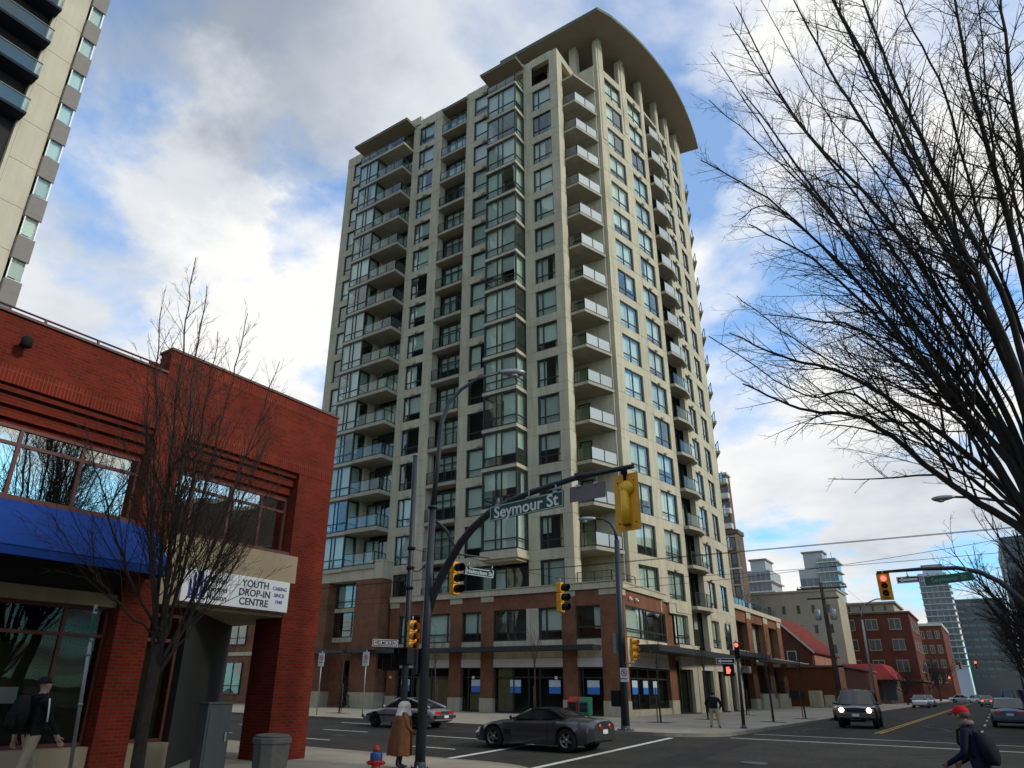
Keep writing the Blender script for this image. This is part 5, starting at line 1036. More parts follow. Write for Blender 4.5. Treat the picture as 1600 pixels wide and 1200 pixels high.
for k, y in enumerate((72.2,78.0)): shrub('planter_shrub', ['dark shrub in the nearer podium planter','dark shrub in the farther podium planter'][k], (-17.85,y,1.4), 1.1, .5, M_conif, 220, False)
# low stone blocks beyond the podium
for k, (x, y, h) in enumerate(((-15.6,82.5,1.6),(-14.9,86.5,1.2),(-14.2,90,.9))):
    o = mk('stone_block', MB().prism([(x-.6,y-.5),(x+.5,y-.6),(x+.6,y+.5),(x-.5,y+.6)], .13, .13+h), M_stone, bevel=.05); tag(o, ['tallest pale stone gate block past the podium','middle pale stone gate block past the podium','lowest pale stone gate block past the podium'][k], 'block', 'stone blocks past the podium')
# ------------------------------------------------------------------ bare winter trees
M_bark = mat('dark_bark', (0.035, 0.030, 0.027), 0.95, var=.35, vscale=4, streak=.3, bump=.6, bscale=25)
M_bark2 = mat('grey_brown_bark', (0.052, 0.039, 0.031), 0.95, var=.35, vscale=5, streak=.3, bump=.5, bscale=30)
def rvec(r): 
    while True:
        v = Vector((r.uniform(-1,1),r.uniform(-1,1),r.uniform(-1,1)))
        if .05 < v.length < 1: return v.normalized()
def grow(mb, rng, p, d, L_, r, depth, up, P):
    # one branch: a wandering tapered tube that throws side shoots
    n = max(3, int(L_/P['seg'][depth])); pts = [p.copy()]; rad = [r]; dirs = []
    step = L_/n; tip = P['tip'][depth]
    for i in range(n):
        d = (d + rvec(rng)*P['wob'][depth] + Vector((0,0,1))*up*P['trop'][depth]).normalized(); p = p + d*step; pts.append(p.copy()); dirs.append(d.copy())
        rad.append(r*(1-(1-tip)*(i+1)/n))
    mb.tube(pts, rad, 7 if r > .06 else 5 if r > .02 else 3, caps=False)
    if depth+1 >= P['depth']: return
    k = int(P['kids'][depth]*L_*rng.uniform(.8,1.2))+1
    for j in range(k):
        f = P['start'][depth]+(1-P['start'][depth])*(j+rng.random())/k; f = min(f, .98); i = min(int(f*n), n-1); q = pts[i].lerp(pts[i+1], f*n-i); dd = dirs[i]
        ax = dd.cross(rvec(rng)).normalized(); ang = radians(rng.uniform(*P['ang'][depth])); nd = Matrix.Rotation(ang, 3, ax) @ dd
        if P.get('flat') and rng.random() < .5: nd = (nd - Vector((0,0,nd.z*.5))).normalized()
        rr = min(rad[i]*.75, r*P['rr'][depth]*(1.1-.6*f)); LL = L_*P['lr'][depth]*(1.15-.75*f)*rng.uniform(.65,1.25)
        if LL > .06: grow(mb, rng, q, nd, LL, max(rr, P['rmin']), depth+1, up, P)
# --- big overhanging tree at the right
SB = 1.35
def sbp(p): return Vector((p[0]*SB, p[1]*SB, CAMZ+(p[2]-CAMZ)*SB))
LIMBS = [[(0.75,10.17,2.88),(0.63,10.18,3.41),(0.07,10.2,4.04),(-0.75,10.17,5.11),(-1.52,10.09,5.4),(-2.23,9.95,5.93)],
 [(0.78,10.17,3.02),(0.7,10.36,3.66),(0.24,10.56,4.62),(-0.85,10.71,5.98),(-1.69,10.79,6.56),(-2.52,10.81,7.28)],
 [(0.83,10.17,3.23),(0.7,10.09,4.24),(0.23,10.02,5.16),(-0.52,9.92,7.22),(-1.41,9.74,8.87),(-2.29,9.48,9.89)],
 [(0.88,10.16,3.45),(0.77,10.28,5.13),(0.15,10.42,8.04),(-0.88,10.5,10.94),(-1.49,10.55,14.13)],
 [(0.95,10.16,3.74),(1.09,9.92,5.98),(0.76,9.72,8.42),(0.51,9.51,10.85),(0.45,9.29,12.35)],
 [(1.15,10.13,4.33),(1.37,10.11,6.93),(1.46,10.1,9.64),(1.68,10.06,12.27)],
 [(1.25,10.1,5.0),(1.69,10.36,8.0),(2.13,10.59,10.96),(2.45,10.83,13.17)],
 [(0.82,10.17,3.16),(0.49,10.08,4.44),(0.0,9.97,5.76),(-0.82,9.83,7.39),(-1.72,9.6,8.42)],
 [(0.92,10.16,3.59),(0.94,10.27,5.62),(0.52,10.41,8.22),(-0.12,10.54,11.25),(-0.56,10.64,14.06)],
 [(0.80,10.3,3.10),(0.62,10.8,4.30),(0.20,11.3,6.4),(-.35,11.9,8.9),(-.9,12.3,11.0)],
 [(0.90,10.0,3.4),(0.95,9.5,5.2),(0.62,9.0,7.6),(0.2,8.6,10.2),(-.2,8.4,12.4)],
 [(0.85,10.16,3.3),(0.60,10.2,4.9),(-0.05,10.1,6.6),(-0.75,10.0,8.9),(-1.55,9.9,11.4)]]
_r = random.Random(2)
for a, b_ in ((0,1),(1,7),(7,2),(2,11),(11,3),(3,8),(8,4),(4,5),(5,6),(0,7),(2,3)):
    A_, B2 = LIMBS[a], LIMBS[b_]; n_ = 6; mid = []
    for k in range(n_):
        t_ = k/(n_-1); pa = Vector(A_[0]); ia = t_*(len(A_)-1); ja = min(int(ia), len(A_)-2); pa = Vector(A_[ja]).lerp(Vector(A_[ja+1]), ia-ja); ib = t_*(len(B2)-1); jb = min(int(ib), len(B2)-2); pb = Vector(B2[jb]).lerp(Vector(B2[jb+1]), ib-jb)
        m_ = pa.lerp(pb, _r.uniform(.4,.6)); m_.y += (_r.uniform(-1.1,1.1) if k else 0)*t_; mid.append(tuple(m_ + Vector((_r.uniform(-.12,.12)*t_,0,_r.uniform(-.15,.15)*t_))))
    LIMBS.append(mid)
tr = thing('street_tree', 'large bare tree overhanging the right side of the street', 'tree', (1.3,13.75,-.17))
rng = random.Random(11); trunk = MB(); crown = MB()
base = Vector((1.28,13.75,-.2)); fork = sbp((.86,10.17,2.9))
trunk.tube([base, base+Vector((0,0,.25)), Vector((1.22,13.74,1.2)), Vector((1.18,13.73,2.4)), fork+Vector((0,0,.3)), sbp((1.1,10.14,4.3))], [.40,.29,.25,.24,.22,.16], 14)
PB = dict(depth=4, seg=[.35,.28,.18,.12], wob=[.05,.12,.16,.2], trop=[0,.05,.03,.0], kids=[2.6,3.6,5.4,0], start=[.12,.15,.1,0], ang=[(22,48),(25,55),(28,60),(30,60)], rr=[.45,.5,.6,.6], lr=[.34,.42,.42,.4], tip=[.25,.3,.4,.5], rmin=.0034)
for li_, L_ in enumerate(LIMBS):
    pts = [sbp(q) for q in L_]
    # smooth the limb and throw shoots along it
    sm = []
    for i in range(len(pts)-1):
        a, b_, c_, d_ = pts[max(i-1,0)], pts[i], pts[i+1], pts[min(i+2,len(pts)-1)]
        for k in range(6):
            t_ = k/6; sm.append(.5*((2*b_)+(-a+c_)*t_+(2*a-5*b_+4*c_-d_)*t_*t_+(-a+3*b_-3*c_+d_)*t_**3) + rvec(rng)*.02)
    sm.append(pts[-1]); r0 = rng.uniform(.058,.085) if li_ < 12 else rng.uniform(.030,.048); n = len(sm)
    rad = [r0*(1-.88*(i/(n-1))**.8)+.004 for i in range(n)]; crown.tube(sm, rad, 8, caps=False)
    tot = sum((sm[i+1]-sm[i]).length for i in range(n-1)); kids = int(tot*(3.6 if li_ < 12 else 3.2))
    for j in range(kids):
        f = .30+.69*((j+rng.random())/kids)**.9; i = min(int(f*(n-1)), n-2); q = sm[i]; dd = (sm[i+1]-sm[i]).normalized(); ax = dd.cross(rvec(rng)).normalized(); nd = Matrix.Rotation(radians(rng.uniform(22,50)),3,ax) @ dd
        LL = rng.uniform(.5,1.2)*(2.5*(1-f)+.75); grow(crown, rng, q, nd, LL, max(.005,min(rad[i]*.5,.004+.009*LL)), 1, .4, PB)
mk('trunk', trunk, M_bark, tr); mk('crown', crown, M_bark, tr)
# --- slim tree in front of the brick building
tl = thing('street_tree', 'slim bare tree in front of the brick building sign', 'tree', (-12.6,7.55,-.17)); rng = random.Random(4); trunk = MB(); crown = MB()
b0 = Vector((-12.6,7.55,-.2)); fk = Vector((-12.6,7.54,1.78))
trunk.tube([b0, b0+Vector((0,0,.3)), Vector((-12.61,7.53,.9)), fk, Vector((-12.6,7.5,2.3))], [.19,.12,.105,.10,.06], 12)
PL = dict(depth=4, seg=[.3,.24,.16,.12], wob=[.06,.12,.16,.2], trop=[.06,.09,.07,.0], kids=[3.0,3.4,3.6,0], start=[.18,.15,.1,0], ang=[(18,38),(18,36),(22,48),(25,50)], rr=[.5,.55,.6,.6], lr=[.42,.46,.42,.4], tip=[.2,.3,.4,.5], rmin=.0042)
targets = [(-12.55,6.7,10.3,.075),(-12.2,6.05,8.6,.07),(-12.9,7.3,10.0,.08),(-12.5,8.2,9.6,.07),(-12.4,9.15,8.7,.065),(-12.8,9.6,7.6,.05),(-12.3,5.2,5.9,.05),(-12.6,5.1,4.3,.04),(-11.6,7.0,8.3,.06),(-13.5,7.9,8.6,.06),(-12.0,8.8,6.6,.045),(-11.9,5.9,7.2,.05),(-12.6,9.9,6.2,.035)]
for x, y, z, r0 in targets:
    e_ = Vector((x,y,z)); st = fk+Vector((rng.uniform(-.04,.04),rng.uniform(-.04,.04),rng.uniform(-.1,.7))); hor = Vector((e_.x-st.x,e_.y-st.y,0)); sm = []; n = 22
    for i in range(n+1):
        t_ = i/n; sm.append(Vector((st.x+hor.x*(t_**.75), st.y+hor.y*(t_**.75), st.z+(e_.z-st.z)*t_)) + rvec(rng)*.03)
    rad = [r0*.50*(1-.9*i/n)+.004 for i in range(n+1)]; crown.tube(sm, rad, 7, caps=False); tot = (e_-st).length; kids = int(tot*5.2)
    for j in range(kids):
        f = .16+.83*(j+rng.random())/kids; i = min(int(f*n), n-1); dd = (sm[i+1]-sm[i]).normalized(); ax = dd.cross(rvec(rng)).normalized(); nd = Matrix.Rotation(radians(rng.uniform(18,42)),3,ax) @ dd
        LL = rng.uniform(.6,1.2)*(1.9*(1-f)+.55); grow(crown, rng, sm[i], nd, LL, max(.0045,min(rad[i]*.5,.003+.006*LL)), 1, 1.0, PL)
mk('trunk', trunk, M_bark2, tl); mk('crown', crown, M_bark2, tl)
# --- ordinary bare trees farther down the street: three forms, copied
def bare_tree(seed, H, spread, kids=1.45):
    rng = random.Random(seed); t = thing('street_tree', 'x', 'tree', (0,0,0), 'bare street trees along the kerbs'); tk = MB(); cr = MB(); hf = H*.24
    tk.tube([Vector((0,0,-.05)), Vector((.02,0,.4)), Vector((0,.02,hf*.6)), Vector((0,0,hf))], [H*.026,H*.018,H*.016,H*.014], 9)
    PT = dict(depth=4, seg=[.6,.45,.35,.25], wob=[.08,.14,.18,.2], trop=[.07,.07,.04,0], kids=[.95*kids,1.5*kids,2.2*kids,0], start=[.2,.15,.1,0], ang=[(20,45),(22,48),(25,50),(25,50)], rr=[.5,.55,.6,.6], lr=[.48,.5,.48,.4], tip=[.2,.3,.4,.5], rmin=.009)
    for j in range(9):
        a = 2*pi*j/9+rng.uniform(-.3,.3); ti = radians(rng.uniform(12,48)*spread); d = Vector((sin(ti)*cos(a), sin(ti)*sin(a), cos(ti))); grow(cr, rng, Vector((0,0,hf*rng.uniform(.75,1.0))), d, H*rng.uniform(.55,.76), H*.009, 0, .8, PT)
    mk('trunk', tk, M_bark, t); mk('crown', cr, M_bark, t); return t
protos = [bare_tree(31, 11, 1.0), bare_tree(32, 9.5, 1.15), bare_tree(33, 12, .9)]; used = set()
spots = [(3.3,37.5,2,.85,'bare tree just beyond the right mast pole'), (3.6,46,0,1.0,'bare tree second from the right mast pole'), (4.0,56,1,1.1,'bare tree third from the right mast pole'), (3.6,69,2,1.0,'bare tree fourth from the right mast pole'), (4.0,86,0,1.05,'bare tree fifth from the right mast pole'), (3.6,105,1,1.2,'bare tree sixth from the right mast pole'), (3.8,128,2,1.0,'farthest bare tree on the right-hand pavement'),
         (-10.2,150,1,.85,'bare tree by the far left kerb before the corner block'), (-10.4,185,0,.9,'bare tree at the distant left kerb'), (-10.6,118,1,.62,'small bare tree by the red awning')]
for x, y, k, s_, lab in spots:
    o = protos[k] if k not in used else copy_tree(protos[k]); used.add(k); o.location = (x,y,.13); o.rotation_euler = (0,0,x*7+y); o.scale = (s_,s_,s_); o['label'] = lab
# --- saplings along the tower pavement, staked in soil pits
def sapling(seed):
    rng = random.Random(seed); t = thing('sapling', 'x', 'tree', (0,0,0), 'young saplings along the tower pavement'); b = MB(); c_ = MB()
    b.tube([Vector((0,0,0)),Vector((.03,0,1.5)),Vector((0,.03,3.0))], [.045,.038,.028], 7)
    PS = dict(depth=3, seg=[.35,.25,.2], wob=[.07,.12,.15], trop=[.08,.07,.0], kids=[1.9,2.2,0], start=[.2,.15,0], ang=[(20,40),(22,45),(25,45)], rr=[.6,.6,.6], lr=[.45,.45,.4], tip=[.3,.4,.5], rmin=.006)
    for j in range(6): a = 2*pi*j/6; ti = radians(rng.uniform(10,32)); grow(c_, rng, Vector((0,.02,rng.uniform(1.9,2.9))), Vector((sin(ti)*cos(a),sin(ti)*sin(a),cos(ti))), rng.uniform(1.3,2.3), .018, 0, .8, PS)
    mk('trunk', b, M_bark2, t); mk('crown', c_, M_bark2, t); b = MB(); b.tube([(.16,0,0),(.16,0,1.6)], .025, 6); mk('stake', b, M_woodp, t); return t
sp0 = sapling(5); first = True
for k, (x, y, lab) in enumerate(((-32.1,31.2,'sapling left of the tower entrance on the far pavement'),(-24.9,31.1,'sapling between the parked coupe and the shopfronts'),(-18.9,31.6,'sapling in front of the wide corner shopfront'),(-13.95,35.3,'sapling nearest the far lamp pole round the corner'),(-13.6,41.4,'second sapling round the corner beside the standing man'),(-14.2,51.3,'sapling under the podium canopy'),(-10.05,41.1,'sapling close to the kerb past the slim signal pole'),(-9.8,47.8,'farthest kerbside sapling before the parked dark car'))):
    o = sp0 if first else copy_tree(sp0); first = False; o.location = (x,y,.13); o.rotation_euler = (0,0,k*1.3); o['label'] = lab
    b = MB(); b.box(x-.6,x+.6,y-.45,y+.45,.126,.133); structure(mk('tree_pit', b, M_soil))
# ------------------------------------------------------------------ vehicles (local frame: +x forward, z up, wheels on z = 0)
def lerp_tab(tab, x):
    if x <= tab[0][0]: return tab[0][1]
    for (x0,v0),(x1,v1) in zip(tab, tab[1:]):
        if x <= x1:
            t = (x-x0)/(x1-x0) if x1 > x0 else 0; t = t*t*(3-2*t)*.5+t*.5; return v0+(v1-v0)*t
    return tab[-1][1]
def paint(name, col, metal=.35, rough=.32): return mat(name, col, rough, metal=metal, coat=.6, var=.04, vscale=2)
M_trim = mat('black_plastic_trim', (0.018,0.018,0.019), .6); M_alloy = mat('alloy_rim', (0.34,0.35,0.36), .35, metal=.9); M_plate = mat('licence_plate', (0.62,0.63,0.62), .5); M_headl = mat('headlamp_glass', (0.5,0.52,0.54), .12, spec=.8); M_lampon = mat('headlamp_lit', (1,.9,.7), .3, emit=(1.0,.83,.55), estr=9.0); M_amber = mat('amber_lens', (.5,.14,.01), .3); M_tailon = mat('tail_lamp_lit', (.6,.02,.02), .3, emit=(1,.05,.04), estr=3.0)
def wheel(t, x, y, r, w, rim, side, spokes=5):
    b = MB(); prof = [(r*.62,-w/2),(r*.93,-w/2),(r,-w*.34),(r,w*.34),(r*.93,w/2),(r*.62,w/2)]; b.lathe(prof, 28, caps=False)
    R_ = Matrix.Translation((x,y,r)) @ Matrix.Rotation(radians(-90*side),4,'X'); b.xf(R_); tw = mk('wheel', b, M_rubber, t)
    b = MB(); b.lathe([(r*.66,-w*.3),(r*.66,w*.44),(r*.60,w*.44),(r*.57,w*.12)], 28, caps=False); b.cm = 1; b.lathe([(r*.58,w*.05),(.002,w*.05)], 28, caps=False); b.cm = 0
    for k in range(spokes):
        a = 2*pi*k/spokes+.3; c_, s_ = cos(a), sin(a); q = .20*r; i0 = len(b.v)
        b.hexa([(r*.08,-q*.7,w*.18),(r*.6,-q*.42,w*.22),(r*.6,q*.42,w*.22),(r*.08,q*.7,w*.18),(r*.08,-q*.7,w*.36),(r*.6,-q*.42,w*.42),(r*.6,q*.42,w*.42),(r*.08,q*.7,w*.36)]); b.xf(Matrix.Rotation(a,4,'Z'), i0)
    b.lathe([(r*.16,w*.1),(r*.16,w*.40),(.002,w*.42)], 14, caps=False); b.xf(R_); mk('rim', b, [rim, M_blackflat], tw)
def shell(t, S, pm, name='body'):
    xs = []; x = -S['L']/2; N_ = 64
    for i in range(N_+1): xs.append(-S['L']/2+S['L']*i/N_)
    rings = []
    for x in xs:
        w = lerp_tab(S['w'], x); top = lerp_tab(S['top'], x); belt = min(lerp_tab(S['belt'], x), top-.01); bot = lerp_tab(S['bot'], x); az = bot
        for wx in S['wheels']:
            dxx = abs(x-wx); ra = S['r']*1.14
            if dxx < ra: az = max(az, S['r']*1.0+sqrt(ra*ra-dxx*dxx))
        az = min(az, belt-.06); md = max(bot+(belt-bot)*.48, az+.02); fl = S.get('flare',.0)*(1 if az > bot+.02 else 0)
        half = [(0,bot),(w*.62,bot),(w*.62,az),(w*.965+fl,az),(w+fl,md),(w*.992+fl*.5,md+(belt-md)*.6),(w*.95,belt),(w*S.get('tk',.80),belt+(top-belt)*.62),(w*.42,top-.012*0),(0,top+S.get('crown',.015))]
        rings.append([(x,y,z) for y,z in half] + [(x,-y,z) for y,z in half[-2:0:-1]])
    b = MB(); b.loft(rings, caps=True, smooth=True); o = mk(name, b, pm, t, fix=True); o.modifiers.new('es','EDGE_SPLIT').split_angle = radians(38)
    b = MB(); b.box(-S['L']*.40,S['L']*.40,-lerp_tab(S['w'],0)*.6,lerp_tab(S['w'],0)*.6,lerp_tab(S['bot'],0)+.02,lerp_tab(S['bot'],0)+.3); mk('underbody', b, M_blackflat, t)
    return o
def cabin(t, G, pm, roofm, glass=M_carglass):
    # G: base points and roof points (x, half width, z): a-pillar base, roof front, roof rear, c-pillar base; optional b = pillar x
    (xa,wa,za),(x0,w0,z0),(x1,w1,z1),(xc,wc,zc) = G['pts']
    A = [Vector((xa,wa,za)),Vector((x0,w0,z0)),Vector((x1,w1,z1)),Vector((xc,wc,zc))]; m = lambda v: Vector((v.x,-v.y,v.z)); cr = G.get('crown',.05)
    def panel_(pts, name, mm): b = MB(); b.poly([tuple(p) for p in pts]); return mk(name, b, mm, t)
    def curved(a, b_, c_, d_, name, mm, bulge, n=6):   # strip between left and right edges with bulge along normal
        b = MB(); rows = []
        for k in range(n+1):
            f = k/n; bl = 4*f*(1-f); e = Vector((bulge[0]*bl,0,bulge[1]*bl)); rows.append([tuple(a.lerp(b_,f)+e), tuple(d_.lerp(c_,f)+e)])
        b.loft(rows, closed=False, caps=False); return mk(name, b, mm, t)
    curved(A[0], m(A[0]), m(A[1]), A[1], 'windscreen', glass, (.08,.02)); curved(A[3], m(A[3]), m(A[2]), A[2], 'rear_window', glass if not G.get('soft') else roofm, (-.06,.02))
    # roof: crowned both ways
    b = MB(); rows = []
    for i in range(7):
        u = i/6; l = A[1].lerp(A[2],u); rows.append([tuple(Vector((l.x,l.y*(1-2*k/8),l.z+cr*(1-(2*k/8-1)**2)+cr*.8*4*u*(1-u)))) for k in range(9)])
    b.loft(rows, closed=False, caps=False); mk('roof', b, roofm, t)
    for s in (1,-1):
        f = (lambda v: v) if s == 1 else m; bx = G.get('b'); A2 = [f(v) for v in A]
        top = lambda x: A2[1].lerp(A2[2], (A2[1].x-x)/(A2[1].x-A2[2].x)); botm = lambda x: A2[0].lerp(A2[3], (A2[0].x-x)/(A2[0].x-A2[3].x))
        if bx is not None:
            panel_([A2[0],A2[1],top(bx),botm(bx)], 'side_window', glass); e = .06
            panel_([botm(bx-e),top(bx-e),A2[2],A2[3]], 'side_window' if not G.get('soft') else 'top_side', glass if not G.get('soft') else roofm); panel_([botm(bx),top(bx),top(bx-e),botm(bx-e)], 'pillar', roofm if G.get('soft') else pm)
        else: panel_([A2[0],A2[1],A2[2],A2[3]], 'side_window', glass)
        for a, b_, nm, r_ in ((A2[0],A2[1],'a_pillar',.03),(A2[2],A2[3],'c_pillar',G.get('cp',.05))): b = MB(); b.tube([tuple(a),tuple(b_)], r_, 6); mk(nm, b, pm if not G.get('soft') or nm == 'a_pillar' else roofm, t)
        b = MB(); b.tube([tuple(A2[1]),tuple(A2[2])], .03, 6); mk('roof_rail', b, roofm, t)
        mx_ = A2[0]; b = MB(); b.loft([[(mx_.x-.05+.09*cos(a)*.6, mx_.y+s*(.06+q), mx_.z+.05+.055*sin(a)) for a in [2*pi*i/8 for i in range(8)]] for q in (0,.16)]); mk('mirror', b, G.get('mirror', pm), t, fix=True)
def add(t, name, m, *boxes, bevel=0):
    for q in boxes: b = MB(); b.box(*q); o = mk(name, b, m, t, bevel=bevel)
    return o
def seam(t, x, S, z0, z1):
    for s in (1,-1): w = lerp_tab(S['w'],x); add(t, 'door_seam', M_blackflat, (x-.006,x+.006,s*(w+.002)-.004,s*(w+.002)+.004,z0,z1))
# --- dark grey convertible sports car, turning in the foreground
t = thing('sports_car', 'dark grey convertible sports car with black soft top in the crossing', 'car', (0,0,0), 'cars in the street'); pm = paint('gunmetal_paint', (0.062,0.064,0.068), .5, .28)
S = dict(L=4.5, r=.33, wheels=(1.28,-1.37), flare=.02, crown=.02, tk=.78, w=[(-2.25,.74),(-2.1,.88),(-1.4,.935),(-.6,.90),(.3,.88),(1.2,.92),(1.8,.86),(2.15,.66),(2.25,.45)],
         top=[(-2.25,.86),(-2.15,.93),(-1.5,.955),(-.9,.93),(.3,.90),(.75,.86),(1.4,.79),(1.9,.66),(2.2,.52),(2.25,.45)], belt=[(-2.25,.74),(-1.4,.84),(-.6,.78),(.4,.77),(1.28,.755),(1.9,.60),(2.25,.42)], bot=[(-2.25,.34),(-1.9,.24),(-1.0,.17),(1.0,.17),(1.9,.20),(2.25,.26)])
shell(t, S, pm); cabin(t, dict(pts=((.62,.74,.87),(.02,.55,1.17),(-.62,.55,1.17),(-1.22,.70,.93)), b=-.48, soft=True, crown=.03, cp=.06), pm, mat('soft_top_canvas',(0.010,0.010,0.011),.9))
b = MB(); b.poly([(-.80,.36,1.122),(-.80,-.36,1.122),(-1.12,-.46,.985),(-1.12,.46,.985)][::-1]); b.xf(Matrix.Translation((-.045,0,.02))); mk('rear_glass', b, M_carglass, t)
for x in (1.28,-1.37):
    for s in (1,-1): wheel(t, x, s*.80, .33, .25, M_alloy, s)
seam(t, .62, S, .30, .76); seam(t, -.72, S, .30, .80)
for s in (1,-1):
    for q in (.34,.58):
        b = MB(); i0 = 0; b.lathe([(.085,0),(.08,.02),(.01,.03)], 14); b.xf(Matrix.Translation((-2.252+ (.0 if q < .5 else .045),s*q,.72)) @ Matrix.Rotation(radians(-90),4,'Y')); mk('tail_lamp', b, M_redlens, t)
    add(t, 'side_vent', M_blackflat, (.62,.92,s*.90-.012,s*.90+.012,.42,.56)); add(t, 'marker_lamp', M_amber, (1.98,2.08,s*.72-.02,s*.72+.02,.50,.54))
add(t, 'licence_plate', M_plate, (-2.275,-2.262,-.17,.17,.52,.64)); add(t, 'rear_valance', M_blackflat, (-2.2,-2.12,-.6,.6,.28,.36))
put(t, (-12.45,21.15,gz(21.1)+.0), pi+.015); t.rotation_euler.x = -.0
# --- silver hatchback coupe waiting in the far lane
t = thing('coupe', 'old silver wedge coupe with red rear panel in the far lane', 'car', (0,0,0), 'cars in the street'); pm = paint('faded_silver_paint', (0.27,0.26,0.27), .4, .35)
S = dict(L=4.3, r=.30, wheels=(1.28,-1.14), crown=.012, tk=.84, w=[(-2.15,.72),(-2.0,.79),(-1.0,.83),(1.0,.83),(1.8,.77),(2.15,.66)], top=[(-2.15,.74),(-2.0,.84),(-1.4,.87),(.2,.88),(.8,.85),(1.6,.76),(2.05,.62),(2.15,.55)], belt=[(-2.15,.66),(-1.5,.78),(.5,.79),(1.5,.70),(2.15,.52)], bot=[(-2.15,.36),(-1.7,.24),(1.6,.22),(2.15,.32)])
shell(t, S, pm); cabin(t, dict(pts=((.78,.70,.86),(.12,.54,1.24),(-.55,.54,1.25),(-1.75,.62,.88)), b=-.50, crown=.02, cp=.05), pm, pm)
for x in (1.28,-1.14):
    for s in (1,-1): wheel(t, x, s*.71, .30, .19, mat('dark_rim',(0.05,0.05,0.052),.5,metal=.6), s)
add(t, 'rear_panel', M_redlens, (-2.175,-2.15,-.68,-.30,.62,.74), (-2.175,-2.15,.30,.68,.62,.74)); add(t, 'rear_garnish', M_trim, (-2.172,-2.15,-.29,.29,.62,.74)); add(t, 'bumper', M_trim, (-2.26,-2.13,-.76,.76,.46,.58), (2.12,2.22,-.70,.70,.40,.52), bevel=.02); add(t, 'licence_plate', M_plate, (-2.272,-2.262,-.16,.16,.47,.57))
for s in (1,-1): add(t, 'side_moulding', M_trim, (-1.9,1.8,s*.832-.012,s*.832+.012,.50,.56)); add(t, 'raised_headlamp', pm, (1.72,1.86,s*.46-.14,s*.46+.14,.70,.84)) if False else None
seam(t, .70, S, .28, .78); seam(t, -.55, S, .28, .78)
put(t, (-21.75,25.3,gz(25.3)), pi+.03); t.scale = (.95,.95,.95)
# --- dark SUV coming towards the camera with its lamps on
t = thing('suv', 'dark four wheel drive with headlamps on coming towards the crossing', 'car', (0,0,0), 'cars in the street'); pm = paint('dark_plum_paint', (0.030,0.028,0.038), .4, .35); M_clad = mat('grey_bumper_cladding', (0.075,0.065,0.055), .7)
S = dict(L=4.35, r=.37, wheels=(1.33,-1.32), flare=.045, crown=.02, tk=.9, w=[(-2.17,.80),(-2.0,.86),(1.5,.87),(2.0,.82),(2.17,.72)], top=[(-2.17,1.06),(-2.0,1.12),(.7,1.10),(1.0,1.06),(1.9,1.0),(2.17,.92)], belt=[(-2.17,.98),(.8,1.02),(1.6,.97),(2.17,.86)], bot=[(-2.17,.46),(-1.6,.40),(1.6,.40),(2.17,.46)])
shell(t, S, pm); cabin(t, dict(pts=((.92,.80,1.06),(.38,.66,1.70),(-1.85,.66,1.71),(-2.08,.78,1.10)), b=-.30, crown=.03, cp=.06), pm, pm)
for x in (1.33,-1.32):
    for s in (1,-1): wheel(t, x, s*.76, .37, .25, M_alloy, s)
add(t, 'bumper', M_clad, (2.08,2.30,-.84,.84,.46,.70), (-2.30,-2.1,-.84,.84,.46,.70), bevel=.04); add(t, 'licence_plate', M_plate, (2.302,2.312,-.16,.16,.54,.66)); add(t, 'grille', M_blackflat, (2.14,2.185,-.42,.42,.72,.90))
for k in range(7): add(t, 'grille_slot', pm, (2.18,2.20,-.40+k*.115,-.36+k*.115,.72,.90))
for s in (1,-1):
    b = MB(); b.lathe([(.115,0),(.10,.03),(.01,.045)], 16); b.xf(Matrix.Translation((2.17,s*.60,.82)) @ Matrix.Rotation(radians(90),4,'Y')); mk('headlamp', b, M_lampon, t); add(t, 'turn_lamp', M_amber, (2.10,2.16,s*.76-.04,s*.76+.04,.76,.88)); add(t, 'roof_bar', M_trim, (-1.7,.3,s*.60-.02,s*.60+.02,1.76,1.80))
put(t, (-6.05,42.3,0), -pi/2+.06)
# --- sedans
def sedan(label, col, loc, rz, tail=False, head=False, L=4.5, taxi=False, name='sedan'):
    t = thing(name, label, 'car', (0,0,0), 'cars in the street'); pm = paint(label[:20].replace(' ','_')+'_paint', col, .3, .35)
    S = dict(L=L, r=.31, wheels=(L*.295,-L*.295), crown=.015, tk=.84, w=[(-L/2,.70),(-L/2+.2,.83),(0,.87),(L/2-.4,.83),(L/2,.66)], top=[(-L/2,.82),(-L/2+.2,.93),(-L*.2,.96),(L*.13,.95),(L*.25,.90),(L/2-.25,.78),(L/2,.66)], belt=[(-L/2,.74),(0,.86),(L*.3,.82),(L/2,.60)], bot=[(-L/2,.34),(-L*.35,.22),(L*.35,.22),(L/2,.30)])
    shell(t, S, pm); cabin(t, dict(pts=((L*.19,.74,.94),(L*.04,.58,1.40),(-L*.19,.58,1.40),(-L*.33,.72,.95)), b=-L*.05, crown=.03), pm, pm)
    for x in S['wheels']:
        for s in (1,-1): wheel(t, x, s*.755, .31, .20, M_alloy, s)
    for s in (1,-1):
        add(t, 'tail_lamp', M_tailon if tail else M_redlens, (-L/2-.012,-L/2+.03,s*.52-.15,s*.52+.15,.66,.80)); add(t, 'headlamp', M_lampon if head else M_headl, (L/2-.09,L/2-.02,s*.50-.14,s*.50+.14,.56,.68))
    add(t, 'bumper', pm, (-L/2-.06,-L/2+.1,-.74,.74,.38,.58), (L/2-.08,L/2+.05,-.70,.70,.32,.52), bevel=.03); add(t, 'licence_plate', M_plate, (-L/2-.072,-L/2-.062,-.16,.16,.60,.72), ); add(t, 'grille', M_blackflat, (L/2-.03,L/2-.01,-.3,.3,.54,.64))
    put(t, loc, rz); return t
